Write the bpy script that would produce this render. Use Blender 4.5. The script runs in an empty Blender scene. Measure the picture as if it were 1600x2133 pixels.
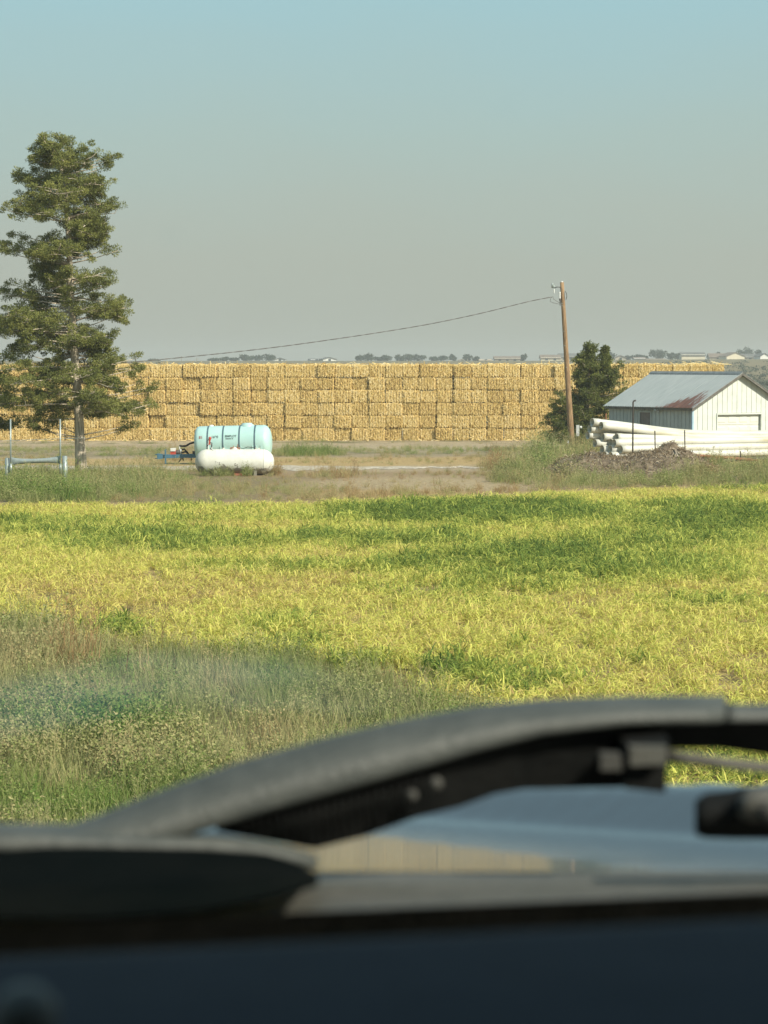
import bpy, math, random
import numpy as np
from mathutils import Vector, Matrix

random.seed(7)
RNG = np.random.default_rng(7)
scene = bpy.context.scene
COL = scene.collection
R = math.radians

# ------------------------------------------------------------------ camera
HC = 4.3                      # eye above the yard
FPX, CU, CV = 4747.0, 800.0, 1066.5
PITCH = math.atan2(303.5, FPX)
cam_d = bpy.data.cameras.new('camera')
cam = bpy.data.objects.new('camera', cam_d)
COL.objects.link(cam)
cam.location = (0, 0, HC)
cam.rotation_euler = (math.pi / 2 - PITCH, 0, 0)
cam_d.sensor_fit = 'VERTICAL'
cam_d.sensor_height = 34.66
cam_d.sensor_width = 26.0
cam_d.lens = FPX / 2133.0 * 34.66
cam_d.clip_start = 0.05
cam_d.clip_end = 6000
cam_d.dof.use_dof = True
cam_d.dof.focus_distance = 95.0
cam_d.dof.aperture_fstop = 13.5
scene.camera = cam

# ------------------------------------------------------------------ light
SUN_EL = R(38)
SUN_H = Vector((0.77, -0.64, 0)).normalized()        # towards the sun, behind the camera's right shoulder
SUN = (SUN_H * math.cos(SUN_EL) + Vector((0, 0, math.sin(SUN_EL)))).normalized()
ld = bpy.data.lights.new('sun', 'SUN')
ld.energy = 5.0
ld.angle = R(0.6)
ld.color = (1.0, 0.915, 0.765)
lo = bpy.data.objects.new('sun', ld)
COL.objects.link(lo)
lo.rotation_euler = SUN.to_track_quat('Z', 'Y').to_euler()
lo.location = SUN * 50

world = bpy.data.worlds.new('World')
scene.world = world
world.use_nodes = True
wn, wl = world.node_tree.nodes, world.node_tree.links
wn.clear()
sky = wn.new('ShaderNodeTexSky')
sky.sky_type = 'NISHITA'
sky.sun_disc = False
sky.sun_elevation = SUN_EL
sky.sun_rotation = math.atan2(SUN_H.x, SUN_H.y)
sky.air_density = 1.0
sky.dust_density = 4.0
tc = wn.new('ShaderNodeTexCoord')
sep = wn.new('ShaderNodeSeparateXYZ')
wl.new(tc.outputs['Generated'], sep.inputs[0])
rmp = wn.new('ShaderNodeValToRGB')                    # smoke-laden air, by elevation
wns = wn.new('ShaderNodeTexNoise'); wns.inputs['Scale'].default_value = 5.0; wns.inputs['Detail'].default_value = 3
wmp = wn.new('ShaderNodeMapping'); wmp.inputs['Scale'].default_value = (1, 1, 3.5)      # faint drifting smoke
wl.new(tc.outputs['Generated'], wmp.inputs[0]); wl.new(wmp.outputs[0], wns.inputs['Vector'])
wma = wn.new('ShaderNodeMath'); wma.operation = 'MULTIPLY_ADD'; wma.inputs[1].default_value = .045; wma.inputs[2].default_value = -.0225
wl.new(wns.outputs['Fac'], wma.inputs[0])
wad = wn.new('ShaderNodeMath'); wad.operation = 'ADD'
wl.new(sep.outputs['Z'], wad.inputs[0]); wl.new(wma.outputs[0], wad.inputs[1])
wl.new(wad.outputs[0], rmp.inputs['Fac'])
els = rmp.color_ramp.elements
stops = [(0.0, (.395, .410, .352)), (.05, (.385, .418, .366)), (.10, (.352, .452, .425)), (.155, (.310, .486, .516)),
         (.5, (.25, .40, .49)), (1.0, (.18, .30, .41))]
while len(els) < len(stops):
    els.new(0.5)
for e, (p, c) in zip(els, stops):
    e.position = p
    e.color = (c[0], c[1], c[2], 1)
mul = wn.new('ShaderNodeVectorMath'); mul.operation = 'SCALE'
mul.inputs['Scale'].default_value = 10.0
wl.new(rmp.outputs['Color'], mul.inputs[0])
mx = wn.new('ShaderNodeMix'); mx.data_type = 'RGBA'
mx.inputs['Factor'].default_value = 0.85
wl.new(sky.outputs['Color'], mx.inputs['A'])
wl.new(mul.outputs['Vector'], mx.inputs['B'])
bg = wn.new('ShaderNodeBackground')
bg.inputs['Strength'].default_value = 0.1
wl.new(mx.outputs['Result'], bg.inputs['Color'])
wo = wn.new('ShaderNodeOutputWorld')
wl.new(bg.outputs[0], wo.inputs['Surface'])

scene.view_settings.view_transform = 'Standard'
scene.view_settings.look = 'None'
scene.view_settings.exposure = 0.36
scene.view_settings.gamma = 1.0
scene.view_settings.use_curve_mapping = False
scene.render.engine = 'CYCLES'
cy = scene.cycles
cy.use_denoising = True
cy.max_bounces = 7
cy.diffuse_bounces = 3
cy.glossy_bounces = 3
cy.transmission_bounces = 4
cy.transparent_max_bounces = 8
cy.volume_bounces = 0
cy.sample_clamp_indirect = 6.0

# ------------------------------------------------------------------ picture <-> place
SP, CP = math.sin(PITCH), math.cos(PITCH)

def ray(u, v):
    a, b = (u - CU) / FPX, (CV - v) / FPX
    return Vector((a, b * SP + CP, b * CP - SP))

def at(u, v, y):
    d = ray(u, v)
    return Vector((0, 0, HC)) + d * (y / d.y)

def proj(x, y, z):
    """numpy: world -> photo pixel"""
    dz = z - HC
    f = y * CP - dz * SP
    up = y * SP + dz * CP
    return CU + FPX * x / f, CV - FPX * up / f

def sstep(a, b, x):
    t = np.clip((x - a) / (b - a), 0, 1)
    return t * t * (3 - 2 * t)

_G = {}
def vnoise(x, y, seed=0):
    """value noise 0..1"""
    if seed not in _G:
        _G[seed] = np.random.default_rng(1000 + seed).random((256, 256))
    g = _G[seed]
    x = np.asarray(x, float); y = np.asarray(y, float)
    xi, yi = np.floor(x).astype(int), np.floor(y).astype(int)
    fx, fy = x - xi, y - yi
    fx, fy = fx * fx * (3 - 2 * fx), fy * fy * (3 - 2 * fy)
    a = g[xi & 255, yi & 255]; b = g[(xi + 1) & 255, yi & 255]
    c = g[xi & 255, (yi + 1) & 255]; d = g[(xi + 1) & 255, (yi + 1) & 255]
    return (a * (1 - fx) + b * fx) * (1 - fy) + (c * (1 - fx) + d * fx) * fy

def fbm(x, y, seed=0, o=4):
    s, a, t = 0, 1.0, 0
    for i in range(o):
        s = s + a * vnoise(x * 2 ** i, y * 2 ** i, seed + i)
        t += a
        a *= 0.5
    return s / t

def gz(x, y):
    x = np.asarray(x, float); y = np.asarray(y, float)
    z = 2.55 * (1 - sstep(7, 19, y))
    z = z - 0.7 * sstep(106, 148, y)
    z = z + (7.7 + 0.9 * sstep(60, 170, x)) * sstep(640, 1150, y) ** 1.15
    z = z - 2.0 * sstep(1250, 2200, y)
    z = z + 0.05 * (fbm(x * .35, y * .35, 40, 3) - .5) * sstep(18, 24, y)
    return z

def gzf(x, y):
    return float(gz(x, y))

def ground(u, v):
    """where the line of sight through a pixel meets the ground"""
    d = ray(u, v)
    t = 4.0
    for _ in range(4000):
        p = Vector((0, 0, HC)) + d * t
        if p.z <= gzf(p.x, p.y):
            return p
        t += max(.02, (p.z - gzf(p.x, p.y)) * .8)
        if t > 1500:
            break
    return p

# ------------------------------------------------------------------ mesh building
class MB:
    def __init__(s):
        s.v, s.f, s.m, s.a = [], [], [], []

    def add(s, verts, faces, mat=0, lv=None):
        o = len(s.v)
        s.v += [tuple(p) for p in verts]
        s.f += [tuple(i + o for i in f) for f in faces]
        s.m += [mat] * len(faces)
        s.a += [random.random() if lv is None else lv] * len(verts)

    def box(s, c, d, rot=None, mat=0):
        x, y, z = d[0] / 2, d[1] / 2, d[2] / 2
        vs = [Vector((i * x, j * y, k * z)) for k in (-1, 1) for j in (-1, 1) for i in (-1, 1)]
        if rot is not None:
            vs = [rot @ p for p in vs]
        c = Vector(c)
        s.add([p + c for p in vs], [(0, 2, 3, 1), (4, 5, 7, 6), (0, 1, 5, 4), (2, 6, 7, 3), (0, 4, 6, 2), (1, 3, 7, 5)], mat)

    def prism(s, poly, a, b, axis, mat=0):
        """poly: 2-D outline; axis 'y': poly is (x,z) from y=a to y=b; 'x': (y,z); 'z': (x,y)"""
        n = len(poly)
        def mk(p, t):
            return {'y': (p[0], t, p[1]), 'x': (t, p[0], p[1]), 'z': (p[0], p[1], t)}[axis]
        vs = [mk(p, a) for p in poly] + [mk(p, b) for p in poly]
        fs = [tuple(range(n))[::-1], tuple(range(n, 2 * n))]
        fs += [(i, (i + 1) % n, n + (i + 1) % n, n + i) for i in range(n)]
        s.add(vs, fs, mat)

    def tube(s, pts, r, n=8, cap=True, mat=0, wob=0.0):
        pts = [Vector(p) for p in pts]
        k = len(pts)
        rr = r if isinstance(r, (list, tuple)) else [r] * k
        t0 = (pts[1] - pts[0]).normalized()
        ref = Vector((0, 0, 1)) if abs(t0.z) < .9 else Vector((1, 0, 0))
        nx = t0.cross(ref).normalized()
        vs, fs = [], []
        for i, p in enumerate(pts):
            t = (pts[min(i + 1, k - 1)] - pts[max(i - 1, 0)]).normalized()
            nx = (nx - t * nx.dot(t)).normalized()
            ny = t.cross(nx)
            for j in range(n):
                a = 2 * math.pi * j / n
                q = rr[i] * (1 + random.uniform(-wob, wob))
                vs.append(p + (nx * math.cos(a) + ny * math.sin(a)) * q)
        for i in range(k - 1):
            for j in range(n):
                j2 = (j + 1) % n
                fs.append((i * n + j, i * n + j2, (i + 1) * n + j2, (i + 1) * n + j))
        if cap:
            fs.append(tuple(range(n))[::-1])
            fs.append(tuple((k - 1) * n + j for j in range(n)))
        s.add(vs, fs, mat)

    def lathe(s, prof, o, axis=(1, 0, 0), n=32, mat=0):
        """prof: (along axis, radius)"""
        ax = Vector(axis).normalized()
        ref = Vector((0, 0, 1)) if abs(ax.z) < .9 else Vector((1, 0, 0))
        nx = ax.cross(ref).normalized(); ny = ax.cross(nx)
        o = Vector(o)
        vs, fs = [], []
        for (h, r) in prof:
            for j in range(n):
                a = 2 * math.pi * j / n
                vs.append(o + ax * h + (nx * math.cos(a) + ny * math.sin(a)) * max(r, 1e-4))
        for i in range(len(prof) - 1):
            for j in range(n):
                j2 = (j + 1) % n
                fs.append((i * n + j, i * n + j2, (i + 1) * n + j2, (i + 1) * n + j))
        s.add(vs, fs, mat)

    def grid(s, fn, nu, nv, mat=0):
        vs = [fn(i / nu, j / nv) for j in range(nv + 1) for i in range(nu + 1)]
        w = nu + 1
        fs = [(j * w + i, j * w + i + 1, (j + 1) * w + i + 1, (j + 1) * w + i) for j in range(nv) for i in range(nu)]
        s.add(vs, fs, mat)

    def mesh(s, name, mats, smooth=False, lv=False):
        me = bpy.data.meshes.new(name)
        me.from_pydata(s.v, [], s.f)
        for m in (mats if isinstance(mats, (list, tuple)) else [mats]):
            me.materials.append(m)
        me.polygons.foreach_set('material_index', s.m)
        if smooth:
            me.polygons.foreach_set('use_smooth', [True] * len(s.f))
        if lv:
            at_ = me.attributes.new('lv', 'FLOAT', 'POINT')
            at_.data.foreach_set('value', s.a)
        me.update()
        return me

    def build(s, name, mats, parent=None, smooth=False, lv=False, loc=None, rot=None):
        o = bpy.data.objects.new(name, s.mesh(name, mats, smooth, lv))
        COL.objects.link(o)
        if parent is not None:
            o.parent = parent
        if loc is not None:
            o.location = loc
        if rot is not None:
            o.rotation_euler = rot
        return o

def fastmesh(name, V, F, mats, parent=None, lv=None, midx=None, smooth=False):
    V = np.asarray(V, np.float32); F = np.asarray(F, np.int32)
    me = bpy.data.meshes.new(name)
    k = F.shape[1]
    me.vertices.add(len(V)); me.vertices.foreach_set('co', V.ravel())
    me.loops.add(F.size); me.loops.foreach_set('vertex_index', F.ravel())
    me.polygons.add(len(F))
    me.polygons.foreach_set('loop_start', np.arange(0, F.size, k, dtype=np.int32))
    me.polygons.foreach_set('loop_total', np.full(len(F), k, np.int32))
    for m in (mats if isinstance(mats, (list, tuple)) else [mats]):
        me.materials.append(m)
    if midx is not None:
        me.polygons.foreach_set('material_index', midx)
    if smooth:
        me.polygons.foreach_set('use_smooth', np.ones(len(F), bool))
    if lv is not None:
        a = me.attributes.new('lv', 'FLOAT', 'POINT')
        a.data.foreach_set('value', np.asarray(lv, np.float32))
    me.update(calc_edges=True)
    me.validate()
    o = bpy.data.objects.new(name, me)
    COL.objects.link(o)
    if parent is not None:
        o.parent = parent
    return o

def tag(o, label=None, cat=None, group=None, kind=None):
    if label: o['label'] = label
    if cat: o['category'] = cat
    if group: o['group'] = group
    if kind: o['kind'] = kind
    return o

def thing(name, label, cat, loc=(0, 0, 0), rot=(0, 0, 0), group=None):
    o = bpy.data.objects.new(name, None)
    o.empty_display_size = .3
    COL.objects.link(o)
    o.location = loc
    o.rotation_euler = rot
    return tag(o, label, cat, group)

# ------------------------------------------------------------------ materials
def new_mat(name):
    m = bpy.data.materials.new(name)
    m.use_nodes = True
    nt = m.node_tree
    nt.nodes.clear()
    return m, nt.nodes, nt.links

def ramp_node(n, stops_):
    r = n.new('ShaderNodeValToRGB')
    e = r.color_ramp.elements
    while len(e) < len(stops_):
        e.new(.5)
    for x, (p, c) in zip(e, stops_):
        x.position = p
        x.color = (*c, 1)
    return r

def nmat(name, stops_, scale=5, detail=4, rough=.6, bump=0, bscale=None, metallic=0, spec=.4, stretch=(1, 1, 1), coat=0,
         coord='Object'):
    """noise-coloured surface"""
    m, n, l = new_mat(name)
    t = n.new('ShaderNodeTexCoord')
    mp = n.new('ShaderNodeMapping')
    mp.inputs['Scale'].default_value = stretch
    l.new(t.outputs[coord], mp.inputs['Vector'])
    ns = n.new('ShaderNodeTexNoise')
    ns.inputs['Scale'].default_value = scale
    ns.inputs['Detail'].default_value = detail
    ns.inputs['Roughness'].default_value = .6
    l.new(mp.outputs[0], ns.inputs['Vector'])
    if len(stops_[0]) == 3:
        stops_ = [(.35, stops_[0]), (.65, stops_[1])]
    r = ramp_node(n, stops_)
    l.new(ns.outputs['Fac'], r.inputs['Fac'])
    b = n.new('ShaderNodeBsdfPrincipled')
    l.new(r.outputs['Color'], b.inputs['Base Color'])
    b.inputs['Roughness'].default_value = rough
    b.inputs['Metallic'].default_value = metallic
    b.inputs['Specular IOR Level'].default_value = spec
    b.inputs['Coat Weight'].default_value = coat
    if bump:
        n2 = n.new('ShaderNodeTexNoise')
        n2.inputs['Scale'].default_value = bscale or scale * 3
        n2.inputs['Detail'].default_value = 3
        l.new(mp.outputs[0], n2.inputs['Vector'])
        bp = n.new('ShaderNodeBump')
        bp.inputs['Strength'].default_value = bump
        bp.inputs['Distance'].default_value = .02
        l.new(n2.outputs['Fac'], bp.inputs['Height'])
        l.new(bp.outputs[0], b.inputs['Normal'])
    o = n.new('ShaderNodeOutputMaterial')
    l.new(b.outputs[0], o.inputs['Surface'])
    return m

def leaf_mat(name, stops_, inst=True, spread=.5, nscale=1.2, transl=.35, nmix=.5):
    """leaf colour from the plant's own tint, the leaf's own random value, and a slow drift through the plant"""
    m, n, l = new_mat(name)
    lvn = n.new('ShaderNodeAttribute'); lvn.attribute_name = 'lv'
    ma = n.new('ShaderNodeMath'); ma.operation = 'MULTIPLY_ADD'
    l.new(lvn.outputs['Fac'], ma.inputs[0])
    ma.inputs[1].default_value = spread
    ma.inputs[2].default_value = -spread / 2
    ad = n.new('ShaderNodeMath'); ad.operation = 'ADD'
    l.new(ma.outputs[0], ad.inputs[0])
    if inst:
        tn = n.new('ShaderNodeAttribute'); tn.attribute_type = 'INSTANCER'; tn.attribute_name = 'tint'
        l.new(tn.outputs['Fac'], ad.inputs[1])
    else:
        t = n.new('ShaderNodeTexCoord')
        ns = n.new('ShaderNodeTexNoise'); ns.inputs['Scale'].default_value = nscale; ns.inputs['Detail'].default_value = 3
        l.new(t.outputs['Object'], ns.inputs['Vector'])
        m2 = n.new('ShaderNodeMath'); m2.operation = 'MULTIPLY_ADD'
        l.new(ns.outputs['Fac'], m2.inputs[0])
        m2.inputs[1].default_value = nmix * 2
        m2.inputs[2].default_value = .5 - nmix
        l.new(m2.outputs[0], ad.inputs[1])
    r = ramp_node(n, stops_)
    l.new(ad.outputs[0], r.inputs['Fac'])
    d = n.new('ShaderNodeBsdfDiffuse'); tr = n.new('ShaderNodeBsdfTranslucent')
    l.new(r.outputs['Color'], d.inputs['Color']); l.new(r.outputs['Color'], tr.inputs['Color'])
    mxs = n.new('ShaderNodeMixShader'); mxs.inputs[0].default_value = transl
    l.new(d.outputs[0], mxs.inputs[1]); l.new(tr.outputs[0], mxs.inputs[2])
    o = n.new('ShaderNodeOutputMaterial')
    l.new(mxs.outputs[0], o.inputs['Surface'])
    return m

M_GALV = nmat('galvanised_steel', [(.30, (.27, .32, .31)), (.7, (.38, .43, .42))], 9, 5, .42, .12, metallic=.35, stretch=(1, 1, .4))
M_BLACKSTEEL = nmat('black_steel', [(.045, .04, .038), (.09, .075, .065)], 8, 4, .6, .2)
M_RUST = nmat('rusty_steel', [(.20, .085, .045), (.36, .17, .09)], 14, 4, .8, .3)
M_RUBBER = nmat('black_rubber', [(.018, .018, .019), (.035, .034, .033)], 9, 3, .75, .2)
M_WOOD_POLE = nmat('pole_wood', [(.32, (.11, .07, .04)), (.5, (.27, .172, .09)), (.70, (.40, .27, .15))], 6, 8, .85, .6, 14, stretch=(3, 3, .3))
M_WHITE_PORC = nmat('porcelain', [(.62, .64, .62), (.75, .76, .74)], 6, 2, .25)
M_GREYBOX = nmat('grey_paint', [(.50, .52, .50), (.62, .63, .60)], 6, 3, .5)
M_CABLE = nmat('cable', [(.08, .075, .07), (.14, .13, .12)], 3, 2, .6)

# ------------------------------------------------------------------ the ground
xs = np.unique(np.concatenate([np.linspace(-1800, -120, 26), np.linspace(-120, -34, 20), np.arange(-34, 36, .42), np.linspace(36, 120, 20), np.linspace(120, 1800, 26)]))
ys = np.unique(np.concatenate([np.linspace(-60, 4, 12), np.arange(4, 160, .42), np.linspace(160, 620, 30), np.linspace(620, 1260, 60), np.linspace(1260, 2400, 12)]))
X, Y = np.meshgrid(xs, ys)
Z = gz(X, Y)

def lerp(a, b, t):
    return a + (np.asarray(b) - a) * t[..., None]

def ell(u, v, cu, cv, ru, rv, soft=.5):
    d = np.sqrt(((u - cu) / ru) ** 2 + ((v - cv) / rv) ** 2)
    return 1 - sstep(1 - soft, 1 + soft * .4, d)

FAR_EDGE = ([-400, 0, 640, 1000, 1200, 1600, 2000], [1052, 1048, 1042, 1030, 1018, 1006, 998])
NEAR_EDGE = ([-400, 0, 200, 400, 700, 880, 1000, 1080, 1120, 2200], [1275, 1290, 1352, 1368, 1392, 1442, 1490, 1600, 2600, 2600])

def soil(x, y):
    u, v = proj(x, np.maximum(y, 3), gz(x, y))
    n1 = fbm(x * .25, y * .12, 3); n2 = fbm(x * .9, y * .5, 9); n3 = fbm(x * .06, y * .1, 15)
    vv = v + (n1 - .5) * 10
    c = np.zeros(x.shape + (3,)) + np.array((.30, .235, .155))
    tan, olive, gold, brown = (.43, .35, .24), (.155, .145, .075), (.40, .285, .125), (.27, .195, .115)
    c = lerp(c, tan, np.clip(1.4 * n3 - .2, 0, 1))
    c = lerp(c, olive, (sstep(932, 938, vv) * (1 - sstep(948, 955, vv))) * np.clip(n2 * 1.8 - .35, 0, 1))
    c = lerp(c, olive, (sstep(916, 919, vv) * (1 - sstep(922, 926, vv))) * np.clip(n2 * 2.2 - .7, 0, 1))
    c = lerp(c, gold, sstep(952, 957, vv) * (1 - sstep(968, 974, vv)) * .8)
    c = lerp(c, brown, sstep(975, 985, vv) * .85)
    c = lerp(c, olive, sstep(985, 995, vv) * (1 - sstep(420, 760, u + 200 * (n1 - .5))) * .55)
    c = lerp(c, (.38, .305, .19), ell(u, vv, 880, 1008, 300, 20) * .8)
    c = lerp(c, gold, sstep(1016, 1026, vv) * sstep(520, 800, u) * .75)
    fe = np.interp(u, *FAR_EDGE); ne = np.interp(u, *NEAR_EDGE)
    incrop = sstep(-2, 4, v - fe)
    c = lerp(c, (.31, .235, .115), incrop)
    c = lerp(c, (.16, .15, .075), sstep(0, 12, v - ne))
    c = lerp(c, (.36, .33, .29), 1 - sstep(5.5, 7, y))                       # gravelled road the truck stands on
    # beyond the stack
    far = sstep(165, 220, y)
    fc = lerp(np.zeros_like(c) + np.array((.050, .058, .032)), (.075, .078, .042), n1)
    fc = lerp(fc, (.20, .16, .085), sstep(720, 800, y + 60 * (fbm(x * .01, y * .02, 21) - .5)))
    fc = lerp(fc, (.17, .15, .08), sstep(1000, 1080, y) * .7)
    return lerp(c, fc, far)

colr = soil(X, Y)
nxg, nyg = len(xs), len(ys)
idx = np.arange(nxg * nyg).reshape(nyg, nxg)
F = np.stack([idx[:-1, :-1], idx[:-1, 1:], idx[1:, 1:], idx[1:, :-1]], -1).reshape(-1, 4)
V = np.stack([X, Y, Z], -1).reshape(-1, 3)

mg, n, l = new_mat('soil')
an = n.new('ShaderNodeAttribute'); an.attribute_name = 'soil'
g = n.new('ShaderNodeNewGeometry')
n1 = n.new('ShaderNodeTexNoise'); n1.inputs['Scale'].default_value = 5.0; n1.inputs['Detail'].default_value = 8; n1.inputs['Roughness'].default_value = .7
l.new(g.outputs['Position'], n1.inputs['Vector'])
r1 = ramp_node(n, [(.30, (.55, .52, .48)), (.5, (.95, .95, .95)), (.72, (1.35, 1.33, 1.25))])
l.new(n1.outputs['Fac'], r1.inputs['Fac'])
mm = n.new('ShaderNodeMix'); mm.data_type = 'RGBA'; mm.blend_type = 'MULTIPLY'; mm.inputs['Factor'].default_value = 1
l.new(an.outputs['Color'], mm.inputs['A']); l.new(r1.outputs['Color'], mm.inputs['B'])
b = n.new('ShaderNodeBsdfPrincipled'); b.inputs['Roughness'].default_value = .95; b.inputs['Specular IOR Level'].default_value = .1
l.new(mm.outputs['Result'], b.inputs['Base Color'])
bp = n.new('ShaderNodeBump'); bp.inputs['Strength'].default_value = .8; bp.inputs['Distance'].default_value = .06
l.new(n1.outputs['Fac'], bp.inputs['Height']); l.new(bp.outputs[0], b.inputs['Normal'])
o = n.new('ShaderNodeOutputMaterial'); l.new(b.outputs[0], o.inputs['Surface'])
gr = fastmesh('ground', V, F, mg, smooth=True)
ca = gr.data.attributes.new('soil', 'FLOAT_COLOR', 'POINT')
ca.data.foreach_set('color', np.concatenate([colr.reshape(-1, 3), np.ones((nxg * nyg, 1))], 1).astype(np.float32).ravel())
tag(gr, 'flat dry farm ground with bare tan soil running out to a low far ridge', 'ground', kind='structure')

# pale gravel lane across the yard
mgv = nmat('gravel', [(.35, (.20, .165, .115)), (.5, (.40, .345, .265)), (.66, (.62, .56, .46))], 7, 8, .95, 1, 12)
lane = MB()
top, bot = [], []
for u in np.arange(-300, 1010, 12):
    w = 1 - max(0, (u - 640)) / 420.0
    nn = float(vnoise(u * .03, 2.0, 5)) - .5
    a = ground(u, 971 + nn * 4 + max(0, u - 600) * .006)
    bb = ground(u, 974.5 + 5.5 * max(.12, w) + (float(vnoise(u * .05, 7.0, 6)) - .5) * 5)
    top.append(a); bot.append(bb)
nl = len(top)
for t in (0, .25, .5, .75, 1):
    pass
vs, fs = [], []
for i in range(nl):
    for k in range(5):
        p = bot[i].lerp(top[i], k / 4)
        h = .012 + .05 * math.sin(math.pi * k / 4)
        vs.append((p.x, p.y, gzf(p.x, p.y) + h))
for i in range(nl - 1):
    for k in range(4):
        fs.append((i * 5 + k, (i + 1) * 5 + k, (i + 1) * 5 + k + 1, i * 5 + k + 1))
lane.add(vs, fs)
tag(lane.build('gravel_lane', mgv, smooth=True), 'pale gravel lane crossing the yard behind the white tank', 'lane', kind='structure')

# ------------------------------------------------------------------ haze
mh, n, l = new_mat('haze')
pv = n.new('ShaderNodeVolumePrincipled')
pv.inputs['Color'].default_value = (.86, .89, .86, 1)
pv.inputs['Density'].default_value = .00042
pv.inputs['Anisotropy'].default_value = .1
o = n.new('ShaderNodeOutputMaterial'); l.new(pv.outputs[0], o.inputs['Volume'])
hz = MB(); hz.box((0, 1150, 8.5), (3700, 2540, 27))
tag(hz.build('haze', mh), 'thin smoky haze hanging over the whole farm', 'haze', kind='stuff')

# ------------------------------------------------------------------ bale stack
M_BALE = nmat('bale_stalks', [(.30, (.17, .10, .038)), (.42, (.46, .31, .105)), (.54, (.70, .51, .20)), (.70, (.83, .64, .31))], 9, 8, .9, .9, 22, stretch=(1.6, 1, .55))
M_STRAW = leaf_mat('loose_stalks', [(0, (.34, .22, .085)), (.35, (.66, .495, .185)), (.7, (.89, .69, .315)), (1, (.93, .80, .48))], inst=False, spread=.85, nscale=2, transl=.15, nmix=.15)
n_, l_ = M_STRAW.node_tree.nodes, M_STRAW.node_tree.links                 # each bale its own shade of straw
oi = n_.new('ShaderNodeObjectInfo'); oa = n_.new('ShaderNodeMath'); oa.operation = 'MULTIPLY_ADD'; oa.inputs[1].default_value = .30; oa.inputs[2].default_value = -.15
l_.new(oi.outputs['Random'], oa.inputs[0])
cr_ = [q for q in n_ if q.type == 'VALTORGB'][0]; src_ = cr_.inputs['Fac'].links[0].from_socket
ob_ = n_.new('ShaderNodeMath'); ob_.operation = 'ADD'; l_.new(src_, ob_.inputs[0]); l_.new(oa.outputs[0], ob_.inputs[1]); l_.new(ob_.outputs[0], cr_.inputs['Fac'])
BW, BH, BD = 1.14, .855, 2.3

def bale_mesh(k):
    rn = random.Random(100 + k)
    b = MB()
    nx, nz = 26, 12
    ph = rn.random() * 6
    rib = rn.choice((6, 7, 8)); dp = (.095, .12, .08, .14, .10, .12, .09, .11, .12, .08, .13, .10)[k % 12]
    def fr(s, t):
        x = (s - .5) * BW * .985; z = t * BH * .975 + .01
        edge = min(s, 1 - s, t * .8, (1 - t) * .8)
        bulge = dp * min(1, edge / .09) ** .6
        y = -bulge - .045 * math.sin(s * rib * 2 * math.pi + ph) - rn.uniform(0, .06)
        if edge > 0:
            x += rn.uniform(-.015, .015); z += rn.uniform(-.012, .012)
        else:
            x += rn.uniform(-.02, .012); z += rn.uniform(-.02, .012)
        return (x, y + .06, z)
    b.grid(fr, nx, nz)
    w2 = BW / 2 * 1.02
    pts = [(-BW / 2 * .985, .05, .01), (BW / 2 * .985, .05, .01), (BW / 2 * .985, .05, BH * .985), (-BW / 2 * .985, .05, BH * .985),
           (-w2, .35, 0), (w2, .35, 0), (w2, .35, BH * 1.01), (-w2, .35, BH * 1.01), (-w2, BD, 0), (w2, BD, 0), (w2, BD, BH * 1.01), (-w2, BD, BH * 1.01)]
    b.add(pts, [(0, 1, 5, 4), (1, 2, 6, 5), (2, 3, 7, 6), (3, 0, 4, 7), (4, 5, 9, 8), (5, 6, 10, 9), (6, 7, 11, 10), (7, 4, 8, 11), (8, 9, 10, 11)])
    for i in range(560):
        s, t = rn.random(), rn.random()
        if rn.random() < .75:
            s = (round(s * rib) + .25 - ph / 6.283 + rn.gauss(0, .13)) / rib
            pass
        q_ = 0 if rn.random() < .16 else 1
        s = min(1 - .04 * q_, max(.04 * q_, s)); t = .05 * q_ + (1 - .12 * q_) * t
        x, z = (s - .5) * BW, t * BH
        L = rn.uniform(.06, .24); a = rn.gauss(0, .6) + math.pi / 2
        if rn.random() < .15: a = rn.random() * 6.28
        w = rn.uniform(.006, .02)
        dx, dz = math.cos(a) * L / 2, math.sin(a) * L / 2
        px, pz = -math.sin(a) * w, math.cos(a) * w
        y0 = -dp * .5 - .02 - rn.uniform(0, .07) + (.05 if min(s, 1 - s, t, 1 - t) < .07 else 0); y1 = y0 - rn.uniform(-.02, .05)
        b.add([(x - dx + px, y0, z - dz + pz), (x - dx - px, y0, z - dz - pz), (x + dx - px, y1, z + dz - pz), (x + dx + px, y1, z + dz + pz)], [(0, 1, 2, 3)], 1, rn.random())
    return b.mesh('bale', [M_BALE, M_STRAW], lv=True)

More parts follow.
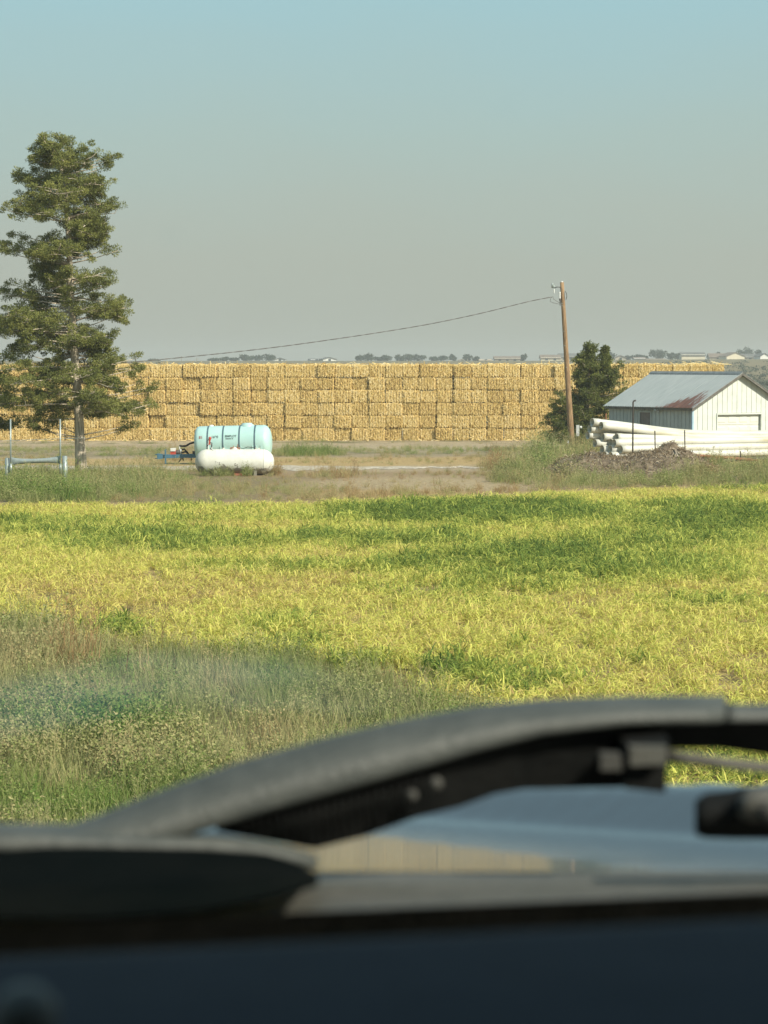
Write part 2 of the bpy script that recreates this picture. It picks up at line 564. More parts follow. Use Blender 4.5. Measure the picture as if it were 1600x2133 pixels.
bales = [bale_mesh(k) for k in range(12)]
STACK_Y = 154.0
zs0 = gzf(0, STACK_Y)
xl = at(-40, 900, STACK_Y).x
courses = ['bottom course', 'second course up', 'third course up', 'fourth course up', 'fifth course up', 'top course']
def nth(i):
    a = ['', 'first', 'second', 'third', 'fourth', 'fifth', 'sixth', 'seventh', 'eighth', 'ninth', 'tenth', 'eleventh', 'twelfth', 'thirteenth', 'fourteenth', 'fifteenth', 'sixteenth', 'seventeenth', 'eighteenth', 'nineteenth']
    if i < 20: return a[i]
    t = {2: 'twent', 3: 'thirt', 4: 'fort'}[i // 10]
    return t + 'ieth' if i % 10 == 0 else t + 'y-' + a[i % 10]
NC = 44
for c in range(NC):
    x = xl + BW * (c + .5)
    jit = 0
    for k in range(6):
        ob = bpy.data.objects.new('straw_bale', bales[random.randrange(12)])
        COL.objects.link(ob)
        yy = STACK_Y + random.uniform(-.09, .09) + (0.16 if random.random() < .08 else 0)
        ob.location = (x + jit + random.uniform(-.035, .035), yy, gzf(x, STACK_Y + .3) * 0 + zs0 + k * BH * 1.0 + .0)
        ob.rotation_euler = (random.uniform(-.025, .025), random.uniform(-.022, .022), random.uniform(-.04, .04))
        ob.scale = (random.choice((.96, .985, 1.0, 1.01)), 1, random.choice((.965, .985, 1.0, 1.01)))
        tag(ob, 'golden cornstalk bale in the ' + courses[k] + ', ' + nth(NC - c) + ' column from the right end', 'bale', 'cornstalk bales in the long stack')
# ragged loose stalks along the top edge and foot of the stack
lt = MB()
for i in range(1500):
    u = random.uniform(-40, 1520)
    p = at(u, 900, STACK_Y)
    topz = zs0 + 6 * BH
    foot = random.random() < .45
    if foot:
        c = Vector((p.x, STACK_Y - random.uniform(.0, .7), zs0 + random.uniform(0, .05)))
    else:
        c = Vector((p.x, STACK_Y + random.uniform(0, 1.5), topz + random.uniform(-.04, .07 + (.08 if u > 1420 else 0))))
    d = Vector((random.gauss(0, 1), random.gauss(0, .6), random.gauss(0, .35))).normalized() * random.uniform(.08, .3)
    w = Vector((0, 0, 1)).cross(d).normalized() * random.uniform(.008, .02) + Vector((0, 0, .012))
    lt.add([c - d - w, c - d + w, c + d + w, c + d - w], [(0, 1, 2, 3)])
tag(lt.build('loose_straw', M_STRAW, lv=True), 'loose cornstalks strewn along the top and foot of the bale stack', 'straw', kind='stuff')

# ------------------------------------------------------------------ conifers
def leaf_cloud(C, S, n, lmin, lmax, seed, up=.35, flat=1.0, wid=.38):
    """C: clump centres (k,3); S: clump radii (k,3); n: leaves each -> diamond leaf quads"""
    rg = np.random.default_rng(seed)
    k = len(C)
    d = rg.normal(size=(k, n, 3)); d /= np.linalg.norm(d, axis=2, keepdims=True)
    r = rg.random((k, n, 1)) ** .5
    P = C[:, None] + d * r * S[:, None]
    dirn = d * .9 + rg.normal(size=d.shape) * .55
    dirn[..., 2] += up
    dirn /= np.linalg.norm(dirn, axis=2, keepdims=True)
    side = np.cross(dirn, rg.normal(size=d.shape)); side /= np.linalg.norm(side, axis=2, keepdims=True)
    L = rg.uniform(lmin, lmax, (k, n, 1)); W = L * wid
    a = P; t = P + dirn * L; m = P + dirn * L * .5
    V = np.stack([a, m + side * W * .5, t, m - side * W * .5], 2).reshape(-1, 3)
    F = np.arange(len(V)).reshape(-1, 4)
    clv = rg.random((k, 1)) * .55
    lv = np.repeat((clv + rg.random((k, n)) * .45).ravel(), 4)
    return V, F, lv

M_BARK = nmat('pale_bark', [(.28, (.16, .125, .09)), (.46, (.46, .39, .30)), (.66, (.66, .58, .46))], 5, 6, .9, .9, 10, stretch=(2.2, 2.2, .3))
M_TWIG = nmat('grey_twigs', [(.20, .165, .12), (.40, .34, .26)], 5, 4, .9, .3)
M_CEDAR = leaf_mat('cedar_foliage', [(0, (.085, .100, .036)), (.4, (.165, .185, .062)), (.75, (.26, .265, .080)), (1, (.38, .35, .13))], inst=False, spread=.7, nscale=.9, transl=.2, nmix=.3)
M_JUNIPER = leaf_mat('juniper_foliage', [(0, (.065, .085, .034)), (.5, (.145, .168, .055)), (.8, (.23, .24, .07)), (1, (.34, .31, .10))], inst=False, spread=.7, nscale=1.2, transl=.2, nmix=.3)

def trunk_at(tp, z):
    for a, b_ in zip(tp, tp[1:]):
        if a.z <= z <= b_.z:
            return a.lerp(b_, (z - a.z) / (b_.z - a.z))
    return tp[-1] if z > tp[-1].z else tp[0]

def conifer(name, label, base, tp, r0, outline, nb, leaves, lmat, seed, bark, droop=-.05, lsize=(.10, .22), clump=.36, zmin=None, group=None, extra=(), deep=1.0, wid=.3):
    """tp: trunk points local; outline(z)->(left,right) reach; each limb carries flat foliage sprays with gaps between them"""
    rn = random.Random(seed)
    root = thing(name, label, 'tree', base, group=group)
    k = len(tp)
    tr = MB()
    pts = [tp[0] - Vector((0, 0, .1))] + tp[1:]
    tr.tube(pts, [r0 * (1.18 if i == 0 else 1) * (1 - .88 * i / (k - 1)) for i in range(k)], 12, wob=.07)
    tr.build('trunk', bark, root, smooth=True)
    br = MB()
    C, S = [], []
    z0 = zmin if zmin is not None else tp[0].z
    z1 = tp[-1].z
    for i in range(nb):
        f = (i + rn.random()) / nb
        z = z0 + (z1 - z0) * f ** .92
        L, Rr = outline(z)
        a = rn.random() * 2 * math.pi
        dx, dy = math.cos(a), math.sin(a)
        reach = (Rr if dx > 0 else L)
        mean = (L + Rr) / 2
        ln = (abs(dx) * reach + (1 - abs(dx)) * mean) * rn.choice((1.06, 1.0, .86, .66, .45))
        rise = rn.uniform(-.2, .9) if f > .5 else rn.uniform(-.45, .6)
        o_ = trunk_at(tp, z - ln * .12)
        p = []
        for j in range(5):
            s = j / 4
            p.append(o_ + Vector((dx * ln * s + rn.uniform(-.05, .05) * ln * s, dy * ln * s * deep, ln * s * rise * .45 + droop * ln * s * s + rn.uniform(-.03, .03))))
        br.tube(p, [max(.012, .05 * (1 - f * .6) * (1 - .8 * j / 4)) for j in range(5)], 5)
        ncl = max(2, int(ln / (clump * .56)))
        for j in range(ncl):
            s = rn.uniform(.34, 1.0) if j else 1.0
            seg = min(3, int(s * 4)); q = p[seg].lerp(p[seg + 1], s * 4 - seg)
            side = Vector((-dy, dx, 0)) * rn.gauss(0, .28) * ln * (1.1 - .5 * s)
            c = q + side + Vector((0, 0, rn.uniform(-.18, .26)))
            C.append(c)
            sc = clump * rn.uniform(.55, 1.15) * (.8 if s > .8 else 1)
            S.append((sc * 1.2, sc * 1.2, sc * .62))
            if j % 2 == 0:
                br.tube([q, q.lerp(c, .5) + Vector((rn.gauss(0, .03), 0, rn.gauss(0, .03))), c], [.014, .01, .006], 4)
    for c in extra:
        o_ = trunk_at(tp, c.z - .5)
        br.tube([o_, o_.lerp(c, .5) + Vector((0, 0, -.05)), c], [.03, .02, .008], 5)
        for f in (1, .92, .8):
            C.append(o_.lerp(c, f) + Vector((rn.gauss(0, .08), rn.gauss(0, .14), rn.uniform(-.08, .12)))); q_ = rn.uniform(.11, .22); S.append((q_, q_, q_ * .75))
    for j in range(5):
        C.append(tp[-1] + Vector((rn.gauss(0, .12), rn.gauss(0, .12), rn.uniform(-.5, .12)))); S.append((.17, .17, .26))
    br.build('branch', bark if name != 'juniper' else M_TWIG, root, smooth=True)
    V, F, lv = leaf_cloud(np.array([tuple(c) for c in C]), np.array(S), leaves, lsize[0], lsize[1], seed, wid=wid)
    fastmesh('crown', V, F, lmat, root, lv=lv)
    return root, len(C)

TB = ground(170, 995)
sc_t = FPX / TB.y
def tl(u, v):
    p = at(u, v, TB.y)
    return p - TB
tp = [Vector((0, 0, 0))] + [tl(u, v) for u, v in ((167, 930), (165, 870), (160, 800), (152, 700), (147, 600), (143, 500), (138, 420), (132, 370), (120, 325), (95, 292))]
ov = [285, 310, 345, 365, 400, 430, 480, 520, 580, 625, 680, 740, 755, 800, 850, 895]
ol = [72, 75, 60, 28, 30, 0, 15, 0, 0, -12, -5, 15, 0, -20, -5, 45]
orr = [105, 190, 240, 215, 236, 248, 212, 238, 244, 270, 240, 262, 292, 322, 305, 272]
def out_main(z):
    v = CV - 0  # photo row of this height at the tree's distance
    v = 995 - z * sc_t
    t = trunk_at(tp, z).x
    Lx = (np.interp(v, ov, ol) - 170) / sc_t
    Rx = (np.interp(v, ov, orr) - 170) / sc_t
    return max(.3, t - Lx), max(.3, Rx - t)
conifer('cedar_tree', 'tall ragged cedar with a pale bare trunk beside the pipe fence', TB, tp, .225, out_main, 146, 140, M_CEDAR, 11, M_BARK, zmin=tl(165, 862).z, clump=.20, lsize=(.045, .115), extra=[tl(u, v) for u, v in ((246, 322), (240, 330), (228, 338), (188, 304), (176, 312), (90, 288), (80, 296), (98, 300), (44, 362), (36, 368), (60, 376), (230, 345), (325, 805), (318, 815), (310, 835), (268, 628), (258, 622), (290, 745), (215, 395), (244, 425), (236, 432), (198, 470), (230, 515), (246, 522), (222, 560), (240, 588), (236, 660), (250, 690), (300, 765), (20, 430), (6, 436), (22, 485), (8, 525), (12, 590), (2, 610), (10, 672), (20, 690), (45, 735), (30, 745), (62, 405), (150, 330), (160, 318), (120, 345), (205, 360), (190, 385), (285, 880), (270, 890), (60, 885), (75, 890), (120, 880))])
# neighbour reaching in at the left edge
NB = ground(-105, 985)
conifer('cedar_tree', 'second cedar cut off by the left edge, bare grey twigs reaching in', NB, [Vector((0, 0, 0)), Vector((.05, 0, 2)), Vector((0, .1, 4)), Vector((-.1, 0, 5.4))], .2,
        lambda z: (1.6, 2.55 if 1.8 < z < 4.6 else 1.2), 50, 100, M_CEDAR, 12, M_BARK, zmin=1.9, clump=.26, lsize=(.06, .14))

JB = Vector((at(1222, 940, 122.5).x, 122.5, 0)); JB.z = gzf(JB.x, JB.y)
sj = FPX / JB.y
jv = [722, 745, 765, 790, 815, 835, 855, 880, 905, 935]
jl = [1222, 1206, 1200, 1198, 1200, 1172, 1150, 1132, 1130, 1165]
jr = [1232, 1240, 1268, 1292, 1304, 1296, 1275, 1265, 1262, 1240]
def out_j(z):
    v = 763 + (HC - JB.z - z) * sj
    t = 1222
    return max(.15, (t - np.interp(v, jv, jl)) / sj), max(.15, (np.interp(v, jv, jr) - t) / sj)
def jz(v):
    return HC - JB.z - (v - 763) / sj
jr_, _ = conifer('juniper', 'dark two-pointed juniper between the wooden pole and the garage', JB, [Vector((0, 0, 0)), Vector((0, 0, 1.5)), Vector((.02, 0, 3)), Vector((.02, 0, 4.2)), Vector((.08, 0, jz(724)))], .16,
        out_j, 130, 85, M_JUNIPER, 13, M_TWIG, droop=.16, lsize=(.06, .15), clump=.21, zmin=.25, deep=.7, extra=[at(u, v, JB.y) - JB for u, v in ((1300, 800), (1307, 812), (1290, 788), (1296, 822), (1278, 775), (1284, 842), (1150, 838), (1140, 884), (1131, 902), (1170, 826), (1138, 868), (1128, 880), (1150, 905), (1205, 748), (1214, 740), (1202, 770))])
# its second leader
rn = random.Random(5)
C, S = [], []
mb = MB(); mb.tube([(.45, .1, 2.2), (.9, .05, 3.8), (.98, 0, jz(727))], [.07, .04, .012], 6)
for i in range(60):
    f = rn.random()
    z = jz(815) + (jz(730) - jz(815)) * f
    rad = .62 * (1 - f) + .07
    a = rn.random() * 6.28
    C.append((.96 + math.cos(a) * rad * rn.uniform(.3, 1), math.sin(a) * rad * rn.uniform(.3, 1), z + .1))
    s = .15 + .15 * (1 - f)
    S.append((s, s, s * .9))
mb.build('branch', M_TWIG, jr_, smooth=True)
V, F, lv = leaf_cloud(np.array(C), np.array(S), 130, .08, .18, 77)
fastmesh('crown', V, F, M_JUNIPER, jr_, lv=lv)

# ------------------------------------------------------------------ far ridge: houses and trees
M_FARLEAF = leaf_mat('far_foliage', [(0, (.020, .030, .016)), (.5, (.042, .060, .030)), (1, (.075, .090, .045))], inst=False, spread=.6, nscale=.35, transl=.1, nmix=.3)
YF = 1165.0
def far_tree(u, hw, vt, label, y=YF, vb=None, group=None, seed=0):
    rn = random.Random(seed)
    p = at(u, 750, y); x = p.x
    zb = gzf(x, y)
    s = FPX / y
    top = HC + (763 - vt) / s - zb
    w = hw / s
    root = thing('leafy_tree', label, 'tree', (x, y, zb), group=group)
    t = MB(); t.tube([(0, 0, -.3), (0, 0, top * .6)], [.28, .12], 6); t.build('trunk', M_TWIG, root)
    C, S = [], []
    n_ = 9
    for i in range(n_):
        a = rn.random() * 6.28; r = rn.random() ** .5 * .68
        f = rn.uniform(.18, .80)
        wid = w * (1 - .55 * abs(f - .45))
        c = (math.cos(a) * r * wid, math.sin(a) * r * wid, top * f)
        C.append(c); q = rn.uniform(.34, .5)
        S.append((w * q, w * q, min(top * .24, w * q)))
    V, F, lv = leaf_cloud(np.array(C), np.array(S), 60, .5, 1.0, seed, wid=.7)
    fastmesh('crown', V, F, M_FARLEAF, root, lv=lv)

ORD = ['first', 'second', 'third', 'fourth', 'fifth', 'sixth', 'seventh', 'eighth']
clumps = [
    ('left of small white far house', [(322, 14, 749), (448, 16, 747), (468, 10, 745), (487, 10, 746), (510, 12, 740), (533, 18, 739), (562, 18, 738)]),
    ('right of the gabled white far house', [(748, 11, 741), (768, 17, 737), (788, 12, 743), (805, 13, 741)]),
    ('above the middle of the bale stack', [(833, 12, 740), (850, 18, 736), (873, 15, 739)]),
    ('around the pale low gables above the stack', [(903, 11, 744), (925, 16, 742), (944, 8, 740), (974, 14, 739), (990, 9, 744)]),
    ('beside the long grey-roofed far house', [(1090, 8, 738), (1146, 9, 749), (1162, 11, 748), (1205, 12, 742)]),
    ('between the juniper and the cream far shed', [(1271, 17, 734), (1307, 9, 743), (1324, 13, 740), (1344, 7, 740), (1366, 15, 729), (1380, 15, 732), (1399, 11, 736), (1412, 9, 738)]),
    ('above the right end of the ridge', [(1497, 7, 734), (1545, 16, 726), (1562, 16, 722), (1580, 11, 728)]),
]
sd = 200
for desc, lst in clumps:
    for i, (u, hw, vt) in enumerate(lst):
        sd += 1
        far_tree(u, hw, vt, f'{ORD[i]} hazy tree from left in clump {desc}', y=YF + random.uniform(-12, 25) + (120 if u > 1530 else 0), group='trees along the far ridge', seed=sd)

C, S = [], []
rg_ = np.random.default_rng(321)
for i in range(520):
    y_ = rg_.uniform(560, 1010); u_ = rg_.uniform(1380, 1720) if i % 3 else rg_.uniform(-150, 1720)
    x_ = (u_ - 800) / FPX * y_
    q = rg_.uniform(.5, 1.5)
    if vnoise(x_ * .03, y_ * .012, 33) < .42: continue
    C.append((x_, y_, gzf(x_, y_) + q * .25)); S.append((q * 1.6, q * 1.6, q * .55))
V, F, lv = leaf_cloud(np.array(C), np.array(S), 26, .35, .8, 444, wid=.7)
tag(fastmesh('scrub', V, F, M_FARLEAF, lv=lv), 'low hazy scrub dotting the far slope behind the stack', 'scrub', kind='stuff')
M_FWALL = nmat('cream_siding', [(.62, .56, .42), (.70, .63, .48)], 1, 2, .7)
M_FWHITE = nmat('white_siding', [(.72, .72, .68), (.80, .80, .76)], 1, 2, .7)
M_FBEIGE = nmat('beige_siding', [(.42, .37, .28), (.5, .44, .34)], 1, 2, .7)
M_FROOF = nmat('grey_shingle', [(.10, .105, .10), (.16, .16, .15)], 1.5, 3, .9)
M_FROOFB = nmat('brown_shingle', [(.17, .13, .10), (.23, .18, .14)], 1.5, 3, .9)
M_FROOFT = nmat('tan_roof', [(.42, .35, .26), (.5, .42, .32)], 1.5, 3, .9)
M_FGLASS = nmat('dark_window', [(.03, .04, .045), (.05, .06, .065)], 1, 1, .15)

def far_house(u0, u1, vt, vb, wall, roof, label, y=1140.0, yaw=0, gable='side', dep=9.0, cat='house', eave=.5, windows=2):
    s = FPX / y
    x0, x1 = at(u0, 750, y).x, at(u1, 750, y).x
    cx = (x0 + x1) / 2; w = (x1 - x0)
    zb = gzf(cx, y)
    top = HC + (763 - vt) / s - zb
    wh = top * eave
    root = thing('farmhouse' if cat == 'house' else 'farm_shed', label, cat, (cx, y, zb), (0, 0, yaw))
    b = MB()
    o_ = .35
    if gable == 'side':                       # ridge runs across the view
        w2 = w / 2 - o_
        b.prism([(-dep / 2, -.4), (dep / 2, -.4), (dep / 2, wh), (0, top - .25), (-dep / 2, wh)], -w2, w2, 'x')
        r_ = MB()
        for sgn in (-1, 1):
            r_.prism([(0, top - .15), (0, top), (sgn * (dep / 2 + .5), wh - .2), (sgn * (dep / 2 + .5), wh - .38)], -w / 2, w / 2, 'x')
        face_y = -dep / 2
    else:                                      # gable faces the camera
        w2 = w / 2 - o_
        b.prism([(-w2, -.4), (w2, -.4), (w2, wh), (0, top - .25), (-w2, wh)], -dep / 2, dep / 2, 'y')
        r_ = MB()
        for sgn in (-1, 1):
            r_.prism([(0, top - .15), (0, top), (sgn * w / 2, wh - .1), (sgn * w / 2, wh - .28)], -dep / 2 - .5, dep / 2 + .5, 'y')
        face_y = -dep / 2
    b.build('wall', wall, root)
    r_.build('roof', roof, root)
    for i in range(windows):
        wx = -w2 + (i + .7) * 2 * w2 / (windows + .4)
        m_ = MB(); m_.box((wx, face_y - .02, wh * .5), (1.3, .08, 1.1)); m_.build('window', M_FGLASS, root)
    return root

far_house(572, 596, 745, 757, M_FWHITE, M_FROOF, 'small white far house at the right end of a tree clump', gable='front', windows=1)
far_house(643, 672, 747, 757, M_FWHITE, M_FROOF, 'low grey-roofed wing just left of the white gabled far house', yaw=.15, windows=1)
far_house(667, 698, 744, 757, M_FWHITE, M_FROOF, 'white gabled far house standing alone above the bale stack', gable='front', yaw=.25, y=1134, windows=1)
far_house(953, 968, 748, 757, M_FWHITE, M_FROOFT, 'tiny white far gable half hidden by round trees', gable='front', windows=0)
far_house(997, 1026, 748, 757, M_FBEIGE, M_FROOFT, 'low tan-roofed far house right of the round trees', windows=1)
far_house(1028, 1084, 742, 757, M_FBEIGE, M_FROOFB, 'long far house with grey-brown roof above the stack', eave=.5, windows=3)
far_house(1124, 1168, 739, 756, M_FWALL, M_FROOFB, 'wide dark-roofed far house left of the wooden pole', eave=.5, windows=2)
far_house(1162, 1199, 736, 756, M_FBEIGE, M_FROOF, 'taller dark-roofed far house right behind the wooden pole', y=1150, eave=.55, windows=2)
far_house(1278, 1304, 740, 753, M_FBEIGE, M_FROOFB, 'brown far house just right of the juniper tips', gable='front', y=1150, windows=1)
far_house(1318, 1344, 744, 752, M_FWHITE, M_FROOFB, 'low white far carport among the trees', cat='shed', eave=.55, windows=0)
far_house(1340, 1386, 747, 753, M_FBEIGE, M_FROOFB, 'long low brown far shed under the tall trees', cat='shed', eave=.5, windows=0)
far_house(1416, 1468, 734, 750, M_FWALL, M_FROOF, 'cream far shed with dark green-grey roof on the ridge', cat='shed', gable='side', yaw=.0, eave=.62, windows=0)
far_house(1474, 1512, 736, 749, M_FBEIGE, M_FROOFB, 'brown-roofed far house left of the cream gable', y=1150, eave=.4, windows=1)
far_house(1502, 1546, 734, 749, M_FWALL, M_FROOFB, 'cream far gable facing the sun on the ridge', gable='front', yaw=.3, y=1136, eave=.45, windows=0)
far_house(1540, 1580, 737, 748, M_FBEIGE, M_FROOF, 'dark low far house below the tall hazy trees', y=1155, eave=.4, windows=1)
far_house(1575, 1598, 736, 748, M_FWHITE, M_FROOF, 'bright white far gable at the right end of the ridge', gable='front', yaw=.2, y=1136, windows=0)
for u, vt, lab in ((378, 742, 'thin far utility pole left of the tree clump'), (410, 745, 'shorter far utility pole beside the tree clump')):
    p = at(u, 750, 1140); zb = gzf(p.x, 1140)
    m_ = MB(); m_.tube([(0, 0, -.5), (0, 0, HC + (763 - vt) / (FPX / 1140) - zb)], [.2, .15], 6)
    m_.box((0, 0, HC + (763 - vt - 1) / (FPX / 1140) - zb - .5), (2.2, .15, .2))
    tag(m_.build('utility_pole', M_TWIG, loc=(p.x, 1140, zb)), lab, 'utility pole')

# ------------------------------------------------------------------ wooden pole with its fittings and the service cable
PB = ground(1192, 941)
pole = thing('wooden_utility_pole', 'leaning brown wooden utility pole with insulators near its top', 'utility pole', PB)
def pl(u, v, dy=0):
    return at(u, v, PB.y + dy) - PB
ptop, pbot = pl(1170.5, 588), pl(1192, 945)
m_ = MB(); k = 10
m_.tube([pbot.lerp(ptop, i / (k - 1)) for i in range(k)], [.175 - .075 * i / (k - 1) for i in range(k)], 14, wob=.015)
m_.build('shaft', M_WOOD_POLE, pole, smooth=True)
m_ = MB(); m_.tube([ptop, ptop + Vector((0, 0, .05))], [.085, .05], 10); m_.build('pole_cap', M_WHITE_PORC, pole, smooth=True)
m_ = MB(); m_.tube([pl(1169, 602, -.1), pl(1166, 598, -.12), pl(1160, 598, -.15), pl(1155, 600, -.15)], [.022] * 4, 8); m_.build('bracket', M_BLACKSTEEL, pole, smooth=True)
m_ = MB(); m_.tube([pl(1151, 600, -.15), pl(1151, 592, -.15), pl(1151.5, 589, -.15)], [.055, .05, .02], 8); m_.tube([pl(1153.5, 600, -.15), pl(1153.5, 594, -.15)], [.05, .045], 8)
m_.build('cutout', M_GALV, pole, smooth=True)
for (u, v0, v1, r) in ((1154, 602, 611, .04), (1166, 608, 622, .055)):
    m_ = MB()
    prof = []
    a, b_ = pl(u, v1, -.17), pl(u, v0, -.17)
    H = (b_ - a).length
    for i in range(9):
        prof.append((H * i / 8, r * (1.0 if i % 2 else .62)))
    m_.lathe(prof, a, (0, 0, 1), 12)
    m_.build('insulator', M_WHITE_PORC, pole, smooth=True)
m_ = MB(); m_.tube([pl(1166.5, 622, -.17), pl(1167, 628, -.17), pl(1167, 637, -.17)], [.05, .03, .015], 8); m_.build('arrester', M_BLACKSTEEL, pole, smooth=True)
m_ = MB(); m_.tube([pl(1177, 606, -.1), pl(1180, 611, -.15), pl(1181, 617, -.15), pl(1179, 624, -.1)], [.018] * 4, 6); m_.build('jumper_wire', M_CABLE, pole, smooth=True)
m_ = MB()
for v in (632, 637, 690, 720, 765):
    a = pl(1168 + (v - 588) * .065, v, -.16); m_.tube([a, a + Vector((0, -.05, 0))], .025, 6)
m_.build('bolt', M_GALV, pole)
m_ = MB(); q = pl(1203.5, 897, -.02); m_.box(q, (.16, .14, .58)); m_.build('meter_box', M_GREYBOX, pole)
m_ = MB(); q = pl(1208, 890, -.02); m_.lathe([(0, .07), (.06, .075), (.1, .055), (.12, 0)], q + Vector((.0, -.02, 0)), (1, 0, 0), 14); m_.build('meter', M_GREYBOX, pole, smooth=True)
# cable
cab = MB()
cpx = [(1166, 633, 0), (1158, 629.5, 0), (1150, 618.5, 0), (1100, 628.5, 0), (1000, 653, 0), (900, 674, 0), (800, 691, 0), (700, 706, 0), (600, 720, 0), (500, 732, 0), (400, 742.5, 0), (300, 752, 0), (200, 760, 0), (0, 772, 0), (-400, 790, 0)]
P3 = []
for (u, v, _) in cpx:
    P3.append(at(u, v, PB.y - .2 - (1150 - min(u, 1150)) * .012))
path = []
for i in range(2, len(P3) - 1):
    for t in np.linspace(0, 1, 26)[:-1]:
        p0, p1, p2, p3 = P3[max(i - 1, 2)], P3[i], P3[i + 1], P3[min(i + 2, len(P3) - 1)]
        path.append(.5 * ((2 * p1) + (p2 - p0) * t + (2 * p0 - 5 * p1 + 4 * p2 - p3) * t * t + (-p0 + 3 * p1 - 3 * p2 + p3) * t ** 3))
acc = 0
h1, h2 = [], []
for i, p in enumerate(path):
    if i: acc += (p - path[i - 1]).length
    a = acc * 2 * math.pi / 1.3
    off = Vector((0, math.cos(a), math.sin(a))) * .014
    h1.append(p + off); h2.append(p - off)
cab.tube(h1, .0125, 5); cab.tube(h2, .0125, 5)
cab.tube([path[0], at(1147, 622, PB.y - .2), at(1146, 628, PB.y - .2), at(1153, 631, PB.y - .2), at(1166, 633.5, PB.y - .15)], .011, 5)
cab.tube([path[0], at(1152, 618, PB.y - .2), at(1153, 623, PB.y - .2), at(1158, 626, PB.y - .2), at(1166, 631, PB.y - .15)], .011, 5)
tag(cab.build('service_cable', M_CABLE, smooth=True), 'twisted black service cable sagging left from the wooden pole', 'cable')
# small marker post at the pole's foot
q = ground(1184, 946)
m_ = MB(); m_.box((0, 0, .30), (.05, .04, .74)); m_.box((-.02, -.03, .60), (.09, .02, .14))
tag(m_.build('marker_post', M_GREYBOX, loc=q), 'short grey marker post at the foot of the wooden pole', 'post')

# ------------------------------------------------------------------ garage
AX = at(1443, 842, 108.0)
ga = R(30)
GZ = gzf(AX.x, 108)
gar = thing('garage', 'white metal garage with rust-stained grey roof and closed overhead door', 'garage', (AX.x, 108.0, GZ), (0, 0, ga))
GW, GL = 5.6, 6.75                       # gable width (local x), length (local y)
EH = HC - (845 - 763) * 108 / FPX - GZ - .02
RH = EH + 1.56
PT = math.atan2(RH - EH, GW / 2)
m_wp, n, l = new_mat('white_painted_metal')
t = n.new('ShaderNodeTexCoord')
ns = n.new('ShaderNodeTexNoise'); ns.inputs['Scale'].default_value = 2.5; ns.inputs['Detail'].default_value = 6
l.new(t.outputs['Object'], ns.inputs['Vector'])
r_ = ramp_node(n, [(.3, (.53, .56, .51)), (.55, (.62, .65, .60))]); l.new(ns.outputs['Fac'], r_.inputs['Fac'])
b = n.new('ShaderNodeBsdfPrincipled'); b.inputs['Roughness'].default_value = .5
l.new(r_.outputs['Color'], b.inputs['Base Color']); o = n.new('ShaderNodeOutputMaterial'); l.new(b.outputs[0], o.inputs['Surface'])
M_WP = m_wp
M_SIDE = nmat('shaded_white_siding', [(.35, .385, .38), (.43, .46, .445)], 2.5, 5, .55)  # white siding again, with the side wall's shade put into its colour
M_TRIM = nmat('dark_trim', [(.10, .095, .085), (.16, .15, .13)], 5, 3, .7)
M_BLUE = nmat('pale_blue_trim', [(.30, .45, .55), (.38, .52, .62)], 4, 3, .6)
M_GDOOR = nmat('door_white', [(.62, .62, .56), (.68, .68, .61)], 1.5, 3, .45)
M_WALKDOOR = nmat('brown_door', [(.14, .12, .11), (.20, .17, .155)], 4, 3, .6)
DX0, DX1, DH = 1.48, 4.12, EH - .40
# core so that no light leaks between the sheets
m_ = MB()
m_.prism([(.06, 0), (DX0 - .02, 0), (DX0 - .02, DH + .02), (DX1 + .02, DH + .02), (DX1 + .02, 0), (GW - .06, 0), (GW - .06, EH - .05), (GW / 2, RH - .1), (.06, EH - .05)], .07, .12, 'y')
m_.box((.09, GL / 2 + .1, EH / 2), (.06, GL - .3, EH - .05)); m_.box((GW - .09, GL / 2, EH / 2), (.06, GL - .2, EH - .05))
m_.prism([(.06, 0), (GW - .06, 0), (GW - .06, EH - .05), (GW / 2, RH - .1), (.06, EH - .05)], GL - .12, GL - .06, 'y')
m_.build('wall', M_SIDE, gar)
def gtop(x):
    return EH + (RH - EH) * (1 - abs(x - GW / 2) / (GW / 2)) - .03
NP = 19; pw = GW / NP
for i in range(NP):
    x0, x1 = i * pw + .006, (i + 1) * pw - .006
    cuts = [x0] + [c for c in (DX0 - .05, DX1 + .05, GW / 2) if x0 < c < x1] + [x1]
    p = MB()
    for a, c in zip(cuts, cuts[1:]):
        mid = (a + c) / 2
        zb = DH + .06 if DX0 - .05 < mid < DX1 + .05 else .05
        p.prism([(a, zb), (c, zb), (c, gtop(c)), (a, gtop(a))], .0, .068, 'y')
    p.box((x0 + .010, -.006, (gtop(x0) + (DH + .06 if DX0 < x0 < DX1 else .05)) / 2), (.016, .008, gtop(x0) - (DH + .06 if DX0 < x0 < DX1 else .05) - .04))
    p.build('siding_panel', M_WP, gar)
NS = 23; sw = GL / NS
for i in range(NS):
    y0, y1 = i * sw + .008, (i + 1) * sw - .008
    if i == 0: y0 = .075
    p = MB()
    dz = 2.05
    isd = 3.25 < (y0 + y1) / 2 < 4.2
    zb = dz if isd else .05
    p.prism([(y0, zb), (y1, zb), (y1, EH - .04), (y0, EH - .04)], 0, .055, 'x')
    p.box((-.012, y1 - .03, (EH - .04 + zb) / 2), (.022, .03, EH - .08 - zb))
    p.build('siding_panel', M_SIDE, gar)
m_ = MB(); m_.box((.02, 3.72, 1.05), (.04, .86, 2.0)); d_ = m_.build('door', M_WALKDOOR, gar)
h_ = MB(); h_.lathe([(0, .03), (.05, .035), (.07, 0)], (-.0, 4.05, 1.0), (-1, 0, 0), 10); h_.build('handle', M_GALV, d_, smooth=True)
